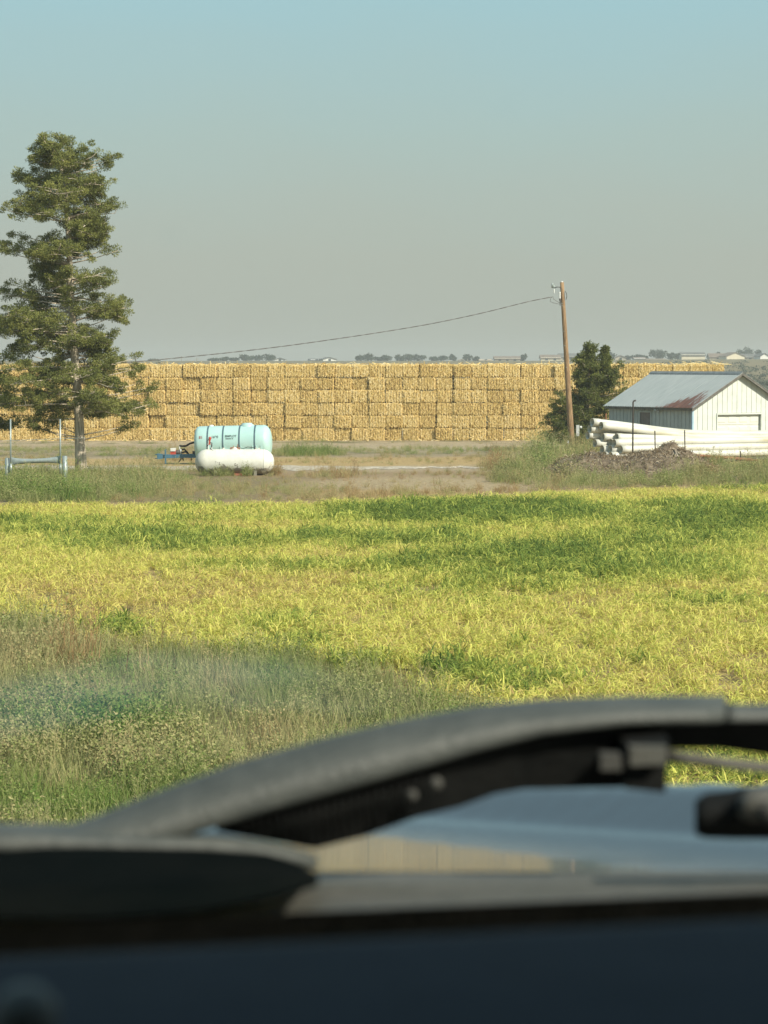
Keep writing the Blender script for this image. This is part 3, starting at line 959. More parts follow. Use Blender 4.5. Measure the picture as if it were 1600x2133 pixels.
m_ = MB(); m_.box((-.01, 3.26, 1.03), (.05, .06, 2.08)); m_.box((-.01, 4.18, 1.03), (.05, .06, 2.08)); m_.box((-.01, 3.72, 2.1), (.05, .98, .06)); m_.build('door_frame', M_SIDE, gar)
m_ = MB(); m_.box((-.06, 2.6, 2.22), (.12, .16, .1)); m_.lathe([(0, .04), (.1, .075)], (-.12, 2.52, 2.2), (-.6, -.3, -.4), 10); m_.lathe([(0, .04), (.1, .075)], (-.12, 2.68, 2.2), (-.6, .3, -.4), 10)
m_.build('flood_light', M_GREYBOX, gar)
m_ = MB(); m_.box((-.012, -.012, EH / 2), (.09, .09, EH - .06)); m_.build('corner_trim', M_BLUE, gar)
# overhead door: four sections, four raised panels in each
SH = (DH) / 4
for s in range(4):
    p = MB(); z0 = s * SH + .006; z1 = (s + 1) * SH - .006
    p.box(((DX0 + DX1) / 2, .14, (z0 + z1) / 2), (DX1 - DX0 - .02, .05, z1 - z0))
    ds = p.build('door_section', M_GDOOR, gar)
    q = MB(); cw = (DX1 - DX0) / 4
    for c in range(4):
        xc = DX0 + cw * (c + .5); zc = (z0 + z1) / 2
        hw, hh = cw * .37, (z1 - z0) * .32
        vs = [(xc - hw, .114, zc - hh), (xc + hw, .114, zc - hh), (xc + hw, .114, zc + hh), (xc - hw, .114, zc + hh),
              (xc - hw + .035, .098, zc - hh + .035), (xc + hw - .035, .098, zc - hh + .035), (xc + hw - .035, .098, zc + hh - .035), (xc - hw + .035, .098, zc + hh - .035)]
        q = MB(); q.add(vs, [(0, 1, 5, 4), (1, 2, 6, 5), (2, 3, 7, 6), (3, 0, 4, 7), (4, 5, 6, 7)])
        q.build('raised_panel', M_GDOOR, ds)
m_ = MB(); m_.box(((DX0 + DX1) / 2, .03, DH + .015), (DX1 - DX0 + .1, .14, .07)); m_.box((DX0 - .03, .03, DH / 2), (.05, .14, DH)); m_.box((DX1 + .03, .03, DH / 2), (.05, .14, DH)); m_.build('door_frame', M_WP, gar)
# roof sheets
mr, n, l = new_mat('roof_metal')
t = n.new('ShaderNodeTexCoord'); sp_ = n.new('ShaderNodeSeparateXYZ'); l.new(t.outputs['Object'], sp_.inputs[0])
mp = n.new('ShaderNodeMapping'); mp.inputs['Scale'].default_value = (.5, 3.2, .5); l.new(t.outputs['Object'], mp.inputs[0])
ns = n.new('ShaderNodeTexNoise'); ns.inputs['Scale'].default_value = 2.2; ns.inputs['Detail'].default_value = 7; ns.inputs['Roughness'].default_value = .7; l.new(mp.outputs[0], ns.inputs['Vector'])
gcol = ramp_node(n, [(.3, (.29, .32, .315)), (.6, (.39, .415, .40)), (.75, (.46, .48, .46))]); l.new(ns.outputs['Fac'], gcol.inputs['Fac'])
rcol = ramp_node(n, [(.35, (.085, .038, .026)), (.65, (.20, .095, .062))]); l.new(ns.outputs['Fac'], rcol.inputs['Fac'])
# rust creeps up from the eave near the gable end
def mth(op, a, b_):
    q = n.new('ShaderNodeMath'); q.operation = op
    for i, x in enumerate((a, b_)):
        if isinstance(x, (int, float)): q.inputs[i].default_value = x
        else: l.new(x, q.inputs[i])
    return q.outputs[0]
e1 = mth('MULTIPLY', sp_.outputs['X'], .95)                 # distance up from eave
e2 = mth('MULTIPLY', mth('ABSOLUTE', mth('SUBTRACT', sp_.outputs['Y'], mth('ADD', .75, mth('MULTIPLY', sp_.outputs['X'], -.15))), 0), .62)
rr_ = mth('SUBTRACT', 1.18, mth('ADD', e1, e2))
rr_ = mth('ADD', rr_, mth('MULTIPLY', mth('SUBTRACT', ns.outputs['Fac'], .5), 4.6))
rm_ = n.new('ShaderNodeMapRange'); rm_.inputs['From Min'].default_value = .2; rm_.inputs['From Max'].default_value = .42; l.new(rr_, rm_.inputs['Value'])
mx = n.new('ShaderNodeMix'); mx.data_type = 'RGBA'; l.new(rm_.outputs[0], mx.inputs['Factor']); l.new(gcol.outputs[0], mx.inputs['A']); l.new(rcol.outputs[0], mx.inputs['B'])
b = n.new('ShaderNodeBsdfPrincipled'); b.inputs['Roughness'].default_value = .5; b.inputs['Metallic'].default_value = .1; l.new(mx.outputs['Result'], b.inputs['Base Color'])
o = n.new('ShaderNodeOutputMaterial'); l.new(b.outputs[0], o.inputs['Surface'])
OV = .22
slope = (RH - EH) / (GW / 2)
NR = 12; y0r, y1r = -.28, GL + .25; rw = (y1r - y0r) / NR
for sgn in (0, 1):
    for i in range(NR):
        p = MB()
        ya, yb = y0r + i * rw + .003, y0r + (i + 1) * rw - .003
        prof = []
        ncor = 3
        for k in range(ncor * 4 + 1):
            f = k / (ncor * 4)
            h = .022 if k % 4 in (1, 2) else 0
            if k == ncor * 4: h = 0
            prof.append((ya + (yb - ya) * f, h))
        xe, xr = -OV, GW / 2 + .0
        ze, zr = EH - slope * OV + .03, RH + .03
        dz_ = random.uniform(-.006, .006)
        vs = []
        for (yy, h) in prof:
            for (x_, z_) in ((xe, ze), ((xe + xr) / 2, (ze + zr) / 2 + dz_), (xr, zr)):
                X_ = x_ if sgn == 0 else GW - x_
                vs.append((X_, yy, z_ + h))
        np_ = len(prof)
        vs += [(a, c, d - .014) for a, c, d in vs]
        fs = []
        k = np_ * 3
        for a in range(np_ - 1):
            for c in range(2):
                i0 = a * 3 + c
                fs.append((i0, i0 + 1, i0 + 4, i0 + 3)); fs.append((k + i0, k + i0 + 3, k + i0 + 4, k + i0 + 1))
            fs.append((a * 3, a * 3 + 3, k + a * 3 + 3, k + a * 3))
        for a in (0, np_ - 1):
            for c in range(2):
                i0 = a * 3 + c; fs.append((i0, i0 + 1, k + i0 + 1, k + i0))
        p.add(vs, fs)
        p.build('roof_sheet', mr, gar)
m_ = MB()
m_.prism([(GW / 2 - .2, RH - .2 * slope + .062), (GW / 2, RH + .066), (GW / 2 + .2, RH - .2 * slope + .062), (GW / 2 + .2, RH - .2 * slope + .075), (GW / 2, RH + .082), (GW / 2 - .2, RH - .2 * slope + .075)], y0r - .01, y1r + .01, 'y')
m_.build('ridge_cap', nmat('dull_metal', [(.16, .18, .18), (.24, .26, .26)], 4, 3, .6, metallic=.2), gar)
for sgn in (0, 1):
    m_ = MB()
    def gx(x): return x if sgn == 0 else GW - x
    m_.prism([(gx(-OV), EH - slope * OV - .11), (gx(GW / 2), RH - .11), (gx(GW / 2), RH + .0), (gx(-OV), EH - slope * OV)], y0r + .02, y0r + .06, 'y')
    m_.build('rake_board', M_TRIM, gar)
    m_ = MB(); m_.box((gx(-OV + .05), GL / 2, EH - slope * OV - .045), (.03, GL + .3, .09)); m_.build('fascia_board', M_TRIM, gar)
# slab
m_ = MB(); m_.box((GW / 2, GL / 2, -.06), (GW + .1, GL + .1, .2)); m_.build('floor_slab', M_GREYBOX, gar)

# ------------------------------------------------------------------ white pipes on their trailer
mpv, n, l = new_mat('white_pvc')
t = n.new('ShaderNodeTexCoord'); mp = n.new('ShaderNodeMapping'); mp.inputs['Scale'].default_value = (.35, 2, 2); l.new(t.outputs['Object'], mp.inputs[0])
ns = n.new('ShaderNodeTexNoise'); ns.inputs['Scale'].default_value = 1.6; ns.inputs['Detail'].default_value = 5; l.new(mp.outputs[0], ns.inputs['Vector'])
r_ = ramp_node(n, [(.32, (.44, .41, .29)), (.5, (.55, .545, .48)), (.7, (.60, .60, .555))]); l.new(ns.outputs['Fac'], r_.inputs['Fac'])
b = n.new('ShaderNodeBsdfPrincipled'); b.inputs['Roughness'].default_value = .4; l.new(r_.outputs[0], b.inputs['Base Color'])
o = n.new('ShaderNodeOutputMaterial'); l.new(b.outputs[0], o.inputs['Surface'])
M_PVC = mpv
PR = .163
def pipe_mesh(L, bell=.4, sag=0.0):
    p = MB()
    rb = PR * 1.07
    xs_ = [bell + .08 + (L - bell - .08) * f for f in np.linspace(0, 1, 22)]
    prof = [(x_, PR - .012) for x_ in reversed(xs_[1:])] + [(bell + .1, PR - .012), (bell, rb - .012), (0, rb - .012), (0, rb), (bell - .03, rb), (bell + .03, PR + .002)] + [(x_, PR) for x_ in xs_]
    p.lathe(prof, (0, 0, 0), (1, 0, 0), 26)
    if sag:
        p.v = [(a, b_, c - sag * float(sstep(-1.5, 6.5, a) - sstep(-1.5, 6.5, 0))) for a, b_, c in p.v]
    return p.mesh('pipe', M_PVC, smooth=True)
pm_long, pm_short = pipe_mesh(12.0), pipe_mesh(12.0, .28)
pm_sag, pm_sag2 = pipe_mesh(12.0, .4, .58), pipe_mesh(12.0, .28, .26)
pa = R(29)
axd = Vector((math.cos(pa), math.sin(pa), 0)); nd = Vector((math.sin(pa), -math.cos(pa), 0))
P0 = at(1235, 930, 101.0); P0.z = 0
pipes = [  # u of the open end, offset towards the camera, height, tilt, label
    (1233, .10, 1.84, -.048, 'topmost white PVC pipe, its open end highest on the heap'),
    (1252, .36, 1.68, -.042, 'white PVC pipe second from the top, lying in front of the topmost'),
    (1228, -.05, 1.53, -.034, 'white PVC pipe with half its collar shaded, under the two topmost'),
    (1224, -.14, 1.25, -.012, 'white PVC pipe with the open end reaching farthest left'),
    (1255, .20, 1.19, -.012, 'white PVC pipe just right of the leftmost open end'),
    (1284, .53, 1.17, -.01, 'white PVC pipe in the front row level with the leftmost open end'),
    (1272, .36, .92, 0, 'white PVC pipe peeping out between two ends at mid height'),
    (1279, .70, .92, 0, 'white PVC pipe with a long bright collar at mid height in front'),
    (1239, .02, .90, 0, 'shaded white PVC pipe deep in the left of the heap'),
    (1254, .18, .64, 0, 'white PVC pipe with a thick dark-rimmed mouth low in the heap'),
    (1271, .52, .64, 0, 'shaded white PVC pipe low in the middle of the heap'),
    (1293, .87, .64, 0, 'white PVC pipe ending farthest right beside the tall hooked post'),
    (1247, .02, .36, 0, 'bottom white PVC pipe at the left, half hidden in shade'),
    (1260, .36, .36, 0, 'bottom white PVC pipe second from the left'),
    (1272, .70, .36, 0, 'bottom white PVC pipe with its mouth just above the brush pile'),
    (1330, 1.04, .36, 0, 'bottom white PVC pipe in front, its end sunk behind the brush pile'),
]
for i, (u, N, z, tilt, lab) in enumerate(pipes):
    S = 0.0
    for _ in range(8):
        q = P0 + nd * N + axd * S
        uu = CU + FPX * q.x / q.y
        S += (u - uu) / (FPX / q.y) / math.cos(pa)
    q = P0 + nd * N + axd * S
    ob = bpy.data.objects.new('pvc_pipe', pm_sag if z > 1.4 else pm_sag2 if z > 1.1 else pm_long if i % 3 else pm_short)
    COL.objects.link(ob)
    ob.location = (q.x, q.y, z)
    ob.rotation_euler = (0, random.uniform(.0, .006) + (.012 if z > 1.4 else 0) + random.uniform(-.002, .002), pa + random.uniform(-.006, .006))
    ob.rotation_mode = 'XYZ'
    tag(ob, lab, 'pipe', 'white PVC irrigation pipes heaped by the garage')
# trailer carrying them
def gp(N, S, z):
    q = P0 + nd * N + axd * S
    return Vector((q.x, q.y, z))
trl = thing('pipe_trailer', 'low dark steel pipe trailer under the white pipes', 'trailer', gp(.4, 5, 0))
tb = Vector(trl.location)
def addp(mb_, name, mat, par, smooth=False):
    mb_.v = [tuple(Vector(v) - tb) for v in mb_.v]
    return mb_.build(name, mat, par, smooth)
for N in (-.1, 1.05):
    m_ = MB(); m_.tube([gp(N, 1.0, .14), gp(N, 11.5, .14)], .055, 8); addp(m_, 'rail', M_BLACKSTEEL, trl)
m_ = MB(); m_.tube([at(1428, 947, 95.5), at(1520, 953.5, 95.8), at(1605, 962, 96.2)], [.05, .062, .06], 8); addp(m_, 'drawbar', M_RUST, trl)
m_ = MB(); m_.tube([at(1500, 960, 96.4), at(1565, 957, 96.8), at(1625, 953, 97.3)], .055, 8); addp(m_, 'rail', M_BLACKSTEEL, trl)
for (u, v0, v1, y) in ((1365, 897, 944, 97.8), (1427, 896, 941, 99.2), (1543, 940, 957, 97.6)):
    m_ = MB(); m_.tube([at(u, v1, y), at(u - .8, v0, y)], .028, 6); addp(m_, 'stake', M_BLACKSTEEL, trl)
m_ = MB(); m_.tube([at(1384, 941, 98.0), at(1428, 941.5, 99.2)], .032, 6); addp(m_, 'bunk', M_BLACKSTEEL, trl)
for (u, v, y) in ((1599, 971, 97.2),):
    c = at(u, v, y)
    m_ = MB(); m_.lathe([(-.1, .17), (-.11, .27), (-.08, .33), (.08, .33), (.11, .27), (.1, .17)], c, (.35, -1, 0), 22); wl_ = addp(m_, 'wheel', M_RUBBER, trl, True)
    m_ = MB(); m_.lathe([(-.05, .0), (-.05, .165), (.05, .165), (.09, .17)], c, (.35, -1, 0), 18); addp(m_, 'rim', M_RUST, wl_, True)
    m_ = MB(); m_.tube([c, c + Vector((-.5, 1.3, 0))], .04, 8); addp(m_, 'axle', M_BLACKSTEEL, trl)
c = at(1538, 972, 96.6)
m_ = MB(); m_.box(c + Vector((0, 0, -.02)), (.5, .2, .28), Matrix.Rotation(.2, 3, 'Y')); m_.tube([at(1525, 968, 96.5), at(1575, 978, 96.8)], .035, 6); addp(m_, 'hitch_block', M_RUST, trl)

# posts by the pipes
q = at(1318, 960, 93.0); q.z = gzf(q.x, q.y)
m_ = MB(); H = HC - q.z - (835 - 763) * q.y / FPX
m_.tube([(0, 0, -.1), (0, 0, H - .05), (.03, 0, H), (.09, 0, H + .02), (.11, 0, H - .01)], [.032, .032, .032, .04, .036], 8)
tag(m_.build('hooked_post', M_BLACKSTEEL, loc=q, smooth=True), 'tall thin black post with a hooked top in front of the pipes', 'post')
q = at(1262, 900, 104.5); zb = gzf(q.x, 104.5)
m_ = MB(); m_.tube([(0, 0, -.05), (0, 0, HC - zb - (861 - 763) * 104.5 / FPX)], .035, 6)
tag(m_.build('rusty_stake', M_RUST, loc=(q.x, 104.5, zb)), 'rusty stake sticking up behind the topmost pipes', 'post')
# stray lengths at the brush pile
q = ground(1162, 972)
m_ = MB(); m_.lathe([(1.3, .085), (0, .13), (0, .14), (1.3, .095)], (0, 0, 0), (.86, .3, .03), 16)
tag(m_.build('pipe_offcut', M_PVC, loc=(q.x, q.y, q.z + .16), smooth=True), 'short white pipe offcut lying at the left foot of the brush pile', 'pipe')
c = at(1216, 949.5, 92.0)
m_ = MB(); m_.tube([(0, 0, 0), (.33, .05, .02)], .022, 8)
tag(m_.build('white_stick', M_PVC, loc=c, smooth=True), 'thin white stick lying on the crest of the brush pile', 'stick')

# ------------------------------------------------------------------ brush pile
bc = ground(1315, 1000); bc.z = gzf(bc.x, bc.y); BY = bc.y + 2.2
bx = at(1312, 960, BY).x
def pile_h(x, y):
    u, _ = proj(x, y, np.asarray(0.0) + 0.5)
    ridge = np.interp(u, [1105, 1150, 1190, 1230, 1290, 1340, 1385, 1420, 1455, 1500, 1540], [0, .38, .74, .88, .80, .95, 1.16, 1.10, .74, .28, 0])
    t = np.clip(1 - ((y - BY) / 2.6) ** 2, 0, 1)
    h = ridge * t ** .8
    return h * (1 + .30 * (fbm(x * 2.2, y * 2.2, 61) - .5)) + .42 * (fbm(x * 1.6, y * 1.6, 66, 5) - .5) * np.minimum(1, h * 2.5)
gx_ = np.linspace(bx - 4.4, bx + 4.6, 130); gy_ = np.linspace(BY - 2.6, BY + 2.6, 70)
XX, YY = np.meshgrid(gx_, gy_)
HH = pile_h(XX, YY)
ZZ = gz(XX, YY) + HH - .06 * (HH < .03)
ii = np.arange(130 * 70).reshape(70, 130)
Fp = np.stack([ii[:-1, :-1], ii[:-1, 1:], ii[1:, 1:], ii[1:, :-1]], -1).reshape(-1, 4)
M_DIRT = nmat('brush_dirt', [(.28, (.055, .042, .03)), (.5, (.15, .115, .078)), (.72, (.25, .20, .14))], 5, 9, .95, 1.0, 14)
pile = thing('brush_pile', 'brown heap of earth and dead brush in front of the white pipes', 'brush pile', (bx, BY, gzf(bx, BY)))
ob = fastmesh('mound', np.stack([XX - bx, YY - BY, ZZ - gzf(bx, BY)], -1).reshape(-1, 3), Fp, M_DIRT, pile, smooth=True)
M_DEAD = leaf_mat('dead_brush', [(0, (.07, .05, .03)), (.45, (.19, .14, .085)), (.8, (.32, .255, .17)), (1, (.50, .43, .32))], inst=False, spread=1.1, nscale=3, transl=.1, nmix=.25)
tw = MB()
for i in range(6500):
    x = bx + random.uniform(-4.2, 4.3); y = BY - random.uniform(-.6, 2.45)
    h = float(pile_h(x, y))
    if h < .1: continue
    z = gzf(x, y) + h
    L = random.choice((.05, .08, .12, .2)) * random.uniform(.6, 1.3)
    d = Vector((random.gauss(0, 1), random.gauss(0, .8), random.gauss(.35, .5))).normalized() * L
    w = Vector((random.gauss(0, 1), 0, random.gauss(0, 1))).normalized() * random.uniform(.005, .016)
    p = Vector((x - bx, y - BY, z - gzf(bx, BY) + random.uniform(-.02, .06)))
    m = p + d * .5 + Vector((0, 0, L * .12))
    tw.add([p - w, p + w, m + w, m - w, p + d], [(0, 1, 2, 3), (3, 2, 4)])
tw.build('twigs', M_DEAD, pile, lv=True)['kind'] = 'stuff'
# pale forked root on its crest
M_ROOT = nmat('bleached_root', [(.16, .125, .09), (.40, .35, .27)], 7, 5, .9, .6, stretch=(2, 2, .5))
rt = MB()
def rc(pts, r):
    q = [at(u, v, y) for u, v, y in pts]
    rt.tube(q, [r * (1 - .75 * i / (len(q) - 1)) for i in range(len(q))], 7, wob=.12)
y_ = BY - 1.0
for pts, r in (([(1403, 936, y_), (1396, 933, y_ - .1), (1408, 937, y_), (1407, 946, y_ - .2), (1404, 958, y_ - .5)], .055),
               ([(1405, 938, y_), (1411, 950, y_ - .3), (1419, 962, y_ - .6), (1427, 972, y_ - .9)], .05), ([(1405, 940, y_), (1409, 956, y_ - .4), (1414, 972, y_ - .8), (1416, 983, y_ - 1.0)], .04),
               ([(1406, 938, y_), (1418, 948, y_ - .2), (1430, 957, y_ - .4), (1437, 965, y_ - .6)], .035), ([(1404, 941, y_), (1400, 950, y_ - .3), (1400, 962, y_ - .6)], .03),
               ([(1282, 957, BY - .3), (1290, 951, BY - .4), (1300, 946, BY - .3)], .025), ([(1346, 940, BY), (1352, 950, BY - .4), (1354, 960, BY - .9)], .022),
               ([(1413, 985, BY - 1.6), (1405, 990, BY - 1.7), (1399, 986, BY - 1.7)], .02), ([(1322, 975, BY - 1.3), (1335, 984, BY - 1.7), (1334, 1000, BY - 2.2)], .016)):
    rc(pts, r)
tag(rt.build('forked_root', M_ROOT, smooth=True), 'bleached forked root and branches lying on the crest of the brush pile', 'root')

# ------------------------------------------------------------------ blue-green nurse tank on its trailer
TY = 100.0
tcx = at(487, 920, TY).x; tz0 = gzf(tcx, TY)
nt_ = thing('nurse_tank_trailer', 'pale turquoise nurse tank with dark straps on a blue trailer', 'trailer', (tcx, TY, tz0), (0, R(-1.2), R(-3)))
def tlx(u): return (u - 487) * TY / FPX
def tlz(v): return HC - (v - 763) * TY / FPX - tz0
M_TURQ = nmat('turquoise_plastic', [(.35, (.37, .57, .55)), (.6, (.42, .615, .59)), (.8, (.46, .625, .585))], 1.2, 4, .38, stretch=(1, 1, 1))
M_STRAP = nmat('blue_grey_strap', [(.06, .11, .135), (.09, .15, .18)], 5, 2, .5)
M_TBLUE = nmat('blue_frame_paint', [(.045, .13, .20), (.075, .18, .26)], 5, 4, .45, .1)
M_RED = nmat('red_paint', [(.40, .06, .04), (.50, .10, .07)], 6, 3, .5)
TRR = .755; TC = tlz(922)
xL, xR = tlx(407), tlx(568)
prof = [(xL + .0, .02), (xL + .01, .40), (xL + .05, .62), (xL + .12, .72), (xL + .22, TRR)]
xx = xL + .22
for u in (437, 469, 503, 535):
    x = tlx(u)
    prof += [(x - .06, TRR), (x + .06, TRR)]
xe = tlx(552)
prof += [(xe, TRR)]
for a in range(1, 10):
    th = a / 9 * math.pi / 2
    prof.append((xe + (xR - xe) * math.sin(th), max(.02, TRR * math.cos(th) ** .75)))
m_ = MB(); m_.lathe(prof, (0, 0, TC), (1, 0, 0), 48); m_.build('tank_body', M_TURQ, nt_, smooth=True)
for u in (437, 469, 503, 535):
    x = tlx(u); m_ = MB(); m_.lathe([(-.034, TRR - .02), (-.034, TRR + .008), (.034, TRR + .008), (.034, TRR - .02)], (x, 0, TC), (1, 0, 0), 48); m_.build('strap', M_STRAP, nt_, smooth=False)
x = tlx(517)
m_ = MB(); m_.lathe([(-.12, .31), (.03, .29), (.05, .23), (.10, .21), (.11, .0)], (x, 0, TC + TRR + .0), (0, 0, 1), 24); m_.build('manway_lid', M_TURQ, nt_, smooth=True)
x = tlx(442); m_ = MB(); m_.lathe([(-.05, .10), (.04, .10), (.05, .05), (.05, 0)], (x, 0, TC + TRR), (0, 0, 1), 14); m_.build('vent_cap', M_WHITE_PORC, nt_, smooth=True)
# moulded skirt with arched openings between the straps
seams = [tlx(u) for u in (410, 437, 469, 503, 535, 553)]
for a, c in zip(seams[1:-1], seams[2:-1] + [seams[-1]]):
    m_ = MB(); nseg = 18
    vs, fs = [], []
    for i in range(nseg + 1):
        f = i / nseg; x = a + .04 + (c - a - .08) * f
        t_ = (f - .52) / .24
        arch = TC - .48 + .22 * math.sqrt(1 - t_ * t_) if abs(t_) < 1 else TC - TRR + .05
        vs += [(x, -.70, arch), (x, -.735, TC - .12), (x, -.60, arch), (x, -.60, TC - .1)]
    for i in range(nseg):
        k = i * 4
        fs += [(k, k + 4, k + 5, k + 1), (k + 2, k + 6, k + 4, k)]
    m_.add(vs, fs)
    m_.box((a + .085, -.70, TC - .42), (.07, .12, .62)); m_.box((c - .085, -.70, TC - .42), (.07, .12, .62))
    m_.build('skirt_panel', M_TURQ, nt_)
# frame, tongue and axle
m_ = MB(); m_.box((0, -.45, TC - TRR - .04), (3.2, .1, .14)); m_.box((0, .45, TC - TRR - .04), (3.2, .1, .14)); m_.build('frame', M_TBLUE, nt_)
zt = tlz(947.5)
m_ = MB()
m_.box((tlx(380), 0, zt), ((407 - 344) * TY / FPX + .35, .2, .16)); m_.box((tlx(405), 0, zt + .0), (.5, .34, .17))
m_.prism([(tlx(345), zt - .07), (tlx(345), zt + .07), (tlx(336), zt + .10), (tlx(327), zt + .13), (tlx(327), zt - .13), (tlx(336), zt - .1)], -.11, .11, 'y')
for s in (-.09, .09):
    m_.tube([(tlx(328), 0, zt + s), (tlx(322), 0, zt + s)], .022, 6)
m_.build('tongue', M_TBLUE, nt_)
m_ = MB(); m_.box((tlx(345), -.14, zt - .02), (.06, .06, .6)); m_.tube([(tlx(345), -.14, zt + .28), (tlx(347.5), -.14, zt + .31)], .018, 6); m_.build('jack', M_TBLUE, nt_)
m_ = MB(); m_.tube([(tlx(378), -.05, zt - .08), (tlx(374), -.05, zt - .22), (tlx(371), -.05, zt - .27)], .03, 6); m_.tube([(tlx(380), -.05, zt - .08), (tlx(382), -.05, zt - .2)], .03, 6); m_.tube([(tlx(398), -.05, zt - .08), (tlx(399), -.05, zt - .2)], .025, 6)
m_.build('jack_stand', M_BLACKSTEEL, nt_)
pz = zt + .08
pump = MB(); pump.box((tlx(361), 0, pz + .1), (.24, .2, .2)); pmp = pump.build('pump_engine', M_RED, nt_)
m_ = MB(); m_.box((tlx(361), -.02, pz + .21), (.22, .22, .14)); m_.build('fuel_tank', M_WHITE_PORC, pmp)
m_ = MB(); m_.lathe([(-.08, .1), (.08, .1), (.1, .04)], (tlx(370), 0, pz + .08), (1, 0, 0), 12); m_.build('pump_housing', M_BLACKSTEEL, nt_, smooth=True)
m_ = MB(); m_.tube([(tlx(374), 0, pz + .02), (tlx(374), 0, pz + .3), (tlx(374.5), 0, pz + .36)], .035, 8); m_.tube([(tlx(377), -.04, pz), (tlx(377), -.04, pz + .22)], .04, 8); m_.build('standpipe', M_GREYBOX, nt_, smooth=True)
m_ = MB(); m_.tube([(tlx(374), 0, pz + .37), (tlx(380), 0, pz + .35), (tlx(388), 0, pz + .36), (tlx(396), 0, pz + .46), (tlx(408), 0, pz + .52)], .045, 10)
m_.tube([(tlx(377), -.03, pz + .2), (tlx(384), -.03, pz + .22), (tlx(389), -.03, pz + .12), (tlx(393), -.03, pz)], .035, 8); m_.tube([(tlx(378), -.05, pz + .06), (tlx(386), -.05, pz + .1), (tlx(392), -.05, pz + .04)], .035, 8)
m_.build('hose', M_RUBBER, nt_, smooth=True)
m_ = MB(); m_.lathe([(-.05, .07), (.05, .07)], (tlx(404), -.05, pz + .06), (1, 0, 0), 12); m_.build('valve', M_BLACKSTEEL, nt_, smooth=True)
for sx in (-.45, .45):
    for sy in (-.62, .62):
        m_ = MB(); m_.lathe([(-.11, .18), (-.12, .30), (-.08, .37), (.08, .37), (.12, .30), (.11, .18)], (sx + .1, sy, .37 - .06), (0, 1, 0), 22); w_ = m_.build('wheel', M_RUBBER, nt_, smooth=True)
        m_ = MB(); m_.lathe([(-.07, 0), (-.07, .18), (.07, .18), (.07, 0)], (sx + .1, sy, .31), (0, 1, 0), 16); m_.build('rim', M_GREYBOX, w_, smooth=True)
# lettering
def letter(txt, u0, v, size, mat, name='lettering'):
    cu = bpy.data.curves.new(name, 'FONT'); cu.body = txt; cu.size = size; cu.extrude = .001; cu.offset = .004
    to = bpy.data.objects.new(name, cu); COL.objects.link(to)
    dg = bpy.context.evaluated_depsgraph_get(); dg.update()
    me = bpy.data.meshes.new_from_object(to.evaluated_get(dg))
    bpy.data.objects.remove(to)
    w = max(v_.co.x for v_ in me.vertices)
    zc = tlz(v) - TC
    for v_ in me.vertices:                          # wrap the print onto the barrel
        z = zc + v_.co.y - size * .36
        yy = -math.sqrt(max(.01, (TRR + .006) ** 2 - z * z)) - v_.co.z
        v_.co = (tlx(u0) + v_.co.x - 0, yy, TC + z)
    me.materials.clear(); me.materials.append(mat)
    ob = bpy.data.objects.new(name, me); COL.objects.link(ob); ob.parent = nt_
    return ob
M_INKD = nmat('dark_print', [(.06, .10, .10), (.10, .14, .14)], 10, 2, .6)
M_INKR = nmat('red_print', [(.22, .06, .05), (.28, .09, .07)], 10, 2, .6)
letter('81', 419.5, 908.5, .17, M_INKR); letter('1690', 445.5, 908, .15, M_INKD); letter('SIMPLOT', 473.5, 907, .13, M_INKD); letter('MERIDIAN  ID', 475, 912.3, .055, M_INKD)

# ------------------------------------------------------------------ white propane tank
PY = 90.0
pcx = at(489, 962, PY).x; pz0 = gzf(pcx, PY)
mw, n, l = new_mat('flaking_white_paint')
t = n.new('ShaderNodeTexCoord'); sp_ = n.new('ShaderNodeSeparateXYZ'); l.new(t.outputs['Object'], sp_.inputs[0])
ns = n.new('ShaderNodeTexNoise'); ns.inputs['Scale'].default_value = 3.2; ns.inputs['Detail'].default_value = 8; ns.inputs['Roughness'].default_value = .72; l.new(t.outputs['Object'], ns.inputs['Vector'])
ns2 = n.new('ShaderNodeTexNoise'); ns2.inputs['Scale'].default_value = 17; ns2.inputs['Detail'].default_value = 3; l.new(t.outputs['Object'], ns2.inputs['Vector'])
zf = mth('MULTIPLY', mth('SUBTRACT', .50, sp_.outputs['Z']), .66)
bx_ = mth('MULTIPLY', mth('SUBTRACT', sp_.outputs['X'], .6), -.03)
f1 = mth('ADD', mth('ADD', ns.outputs['Fac'], zf), bx_)
mr1 = n.new('ShaderNodeMapRange'); mr1.inputs['From Min'].default_value = .655; mr1.inputs['From Max'].default_value = .675; l.new(f1, mr1.inputs['Value'])
mr2 = n.new('ShaderNodeMapRange'); mr2.inputs['From Min'].default_value = .735; mr2.inputs['From Max'].default_value = .76; l.new(ns2.outputs['Fac'], mr2.inputs['Value'])
mxf = mth('MAXIMUM', mr1.outputs[0], mr2.outputs[0])
r_ = ramp_node(n, [(.3, (.60, .595, .52)), (.6, (.70, .70, .64))]); l.new(ns.outputs['Fac'], r_.inputs['Fac'])
mx = n.new('ShaderNodeMix'); mx.data_type = 'RGBA'; l.new(mxf, mx.inputs['Factor']); l.new(r_.outputs[0], mx.inputs['A']); mx.inputs['B'].default_value = (.24, .225, .19, 1)
b = n.new('ShaderNodeBsdfPrincipled'); b.inputs['Roughness'].default_value = .5; l.new(mx.outputs['Result'], b.inputs['Base Color'])
o = n.new('ShaderNodeOutputMaterial'); l.new(b.outputs[0], o.inputs['Surface'])
prop = thing('propane_tank', 'white propane tank with flaking paint lying in dry weeds', 'tank', (pcx, PY, pz0))
pr, hl = .505, 1.08
PCZ = HC - (962 - 763) * PY / FPX - pz0
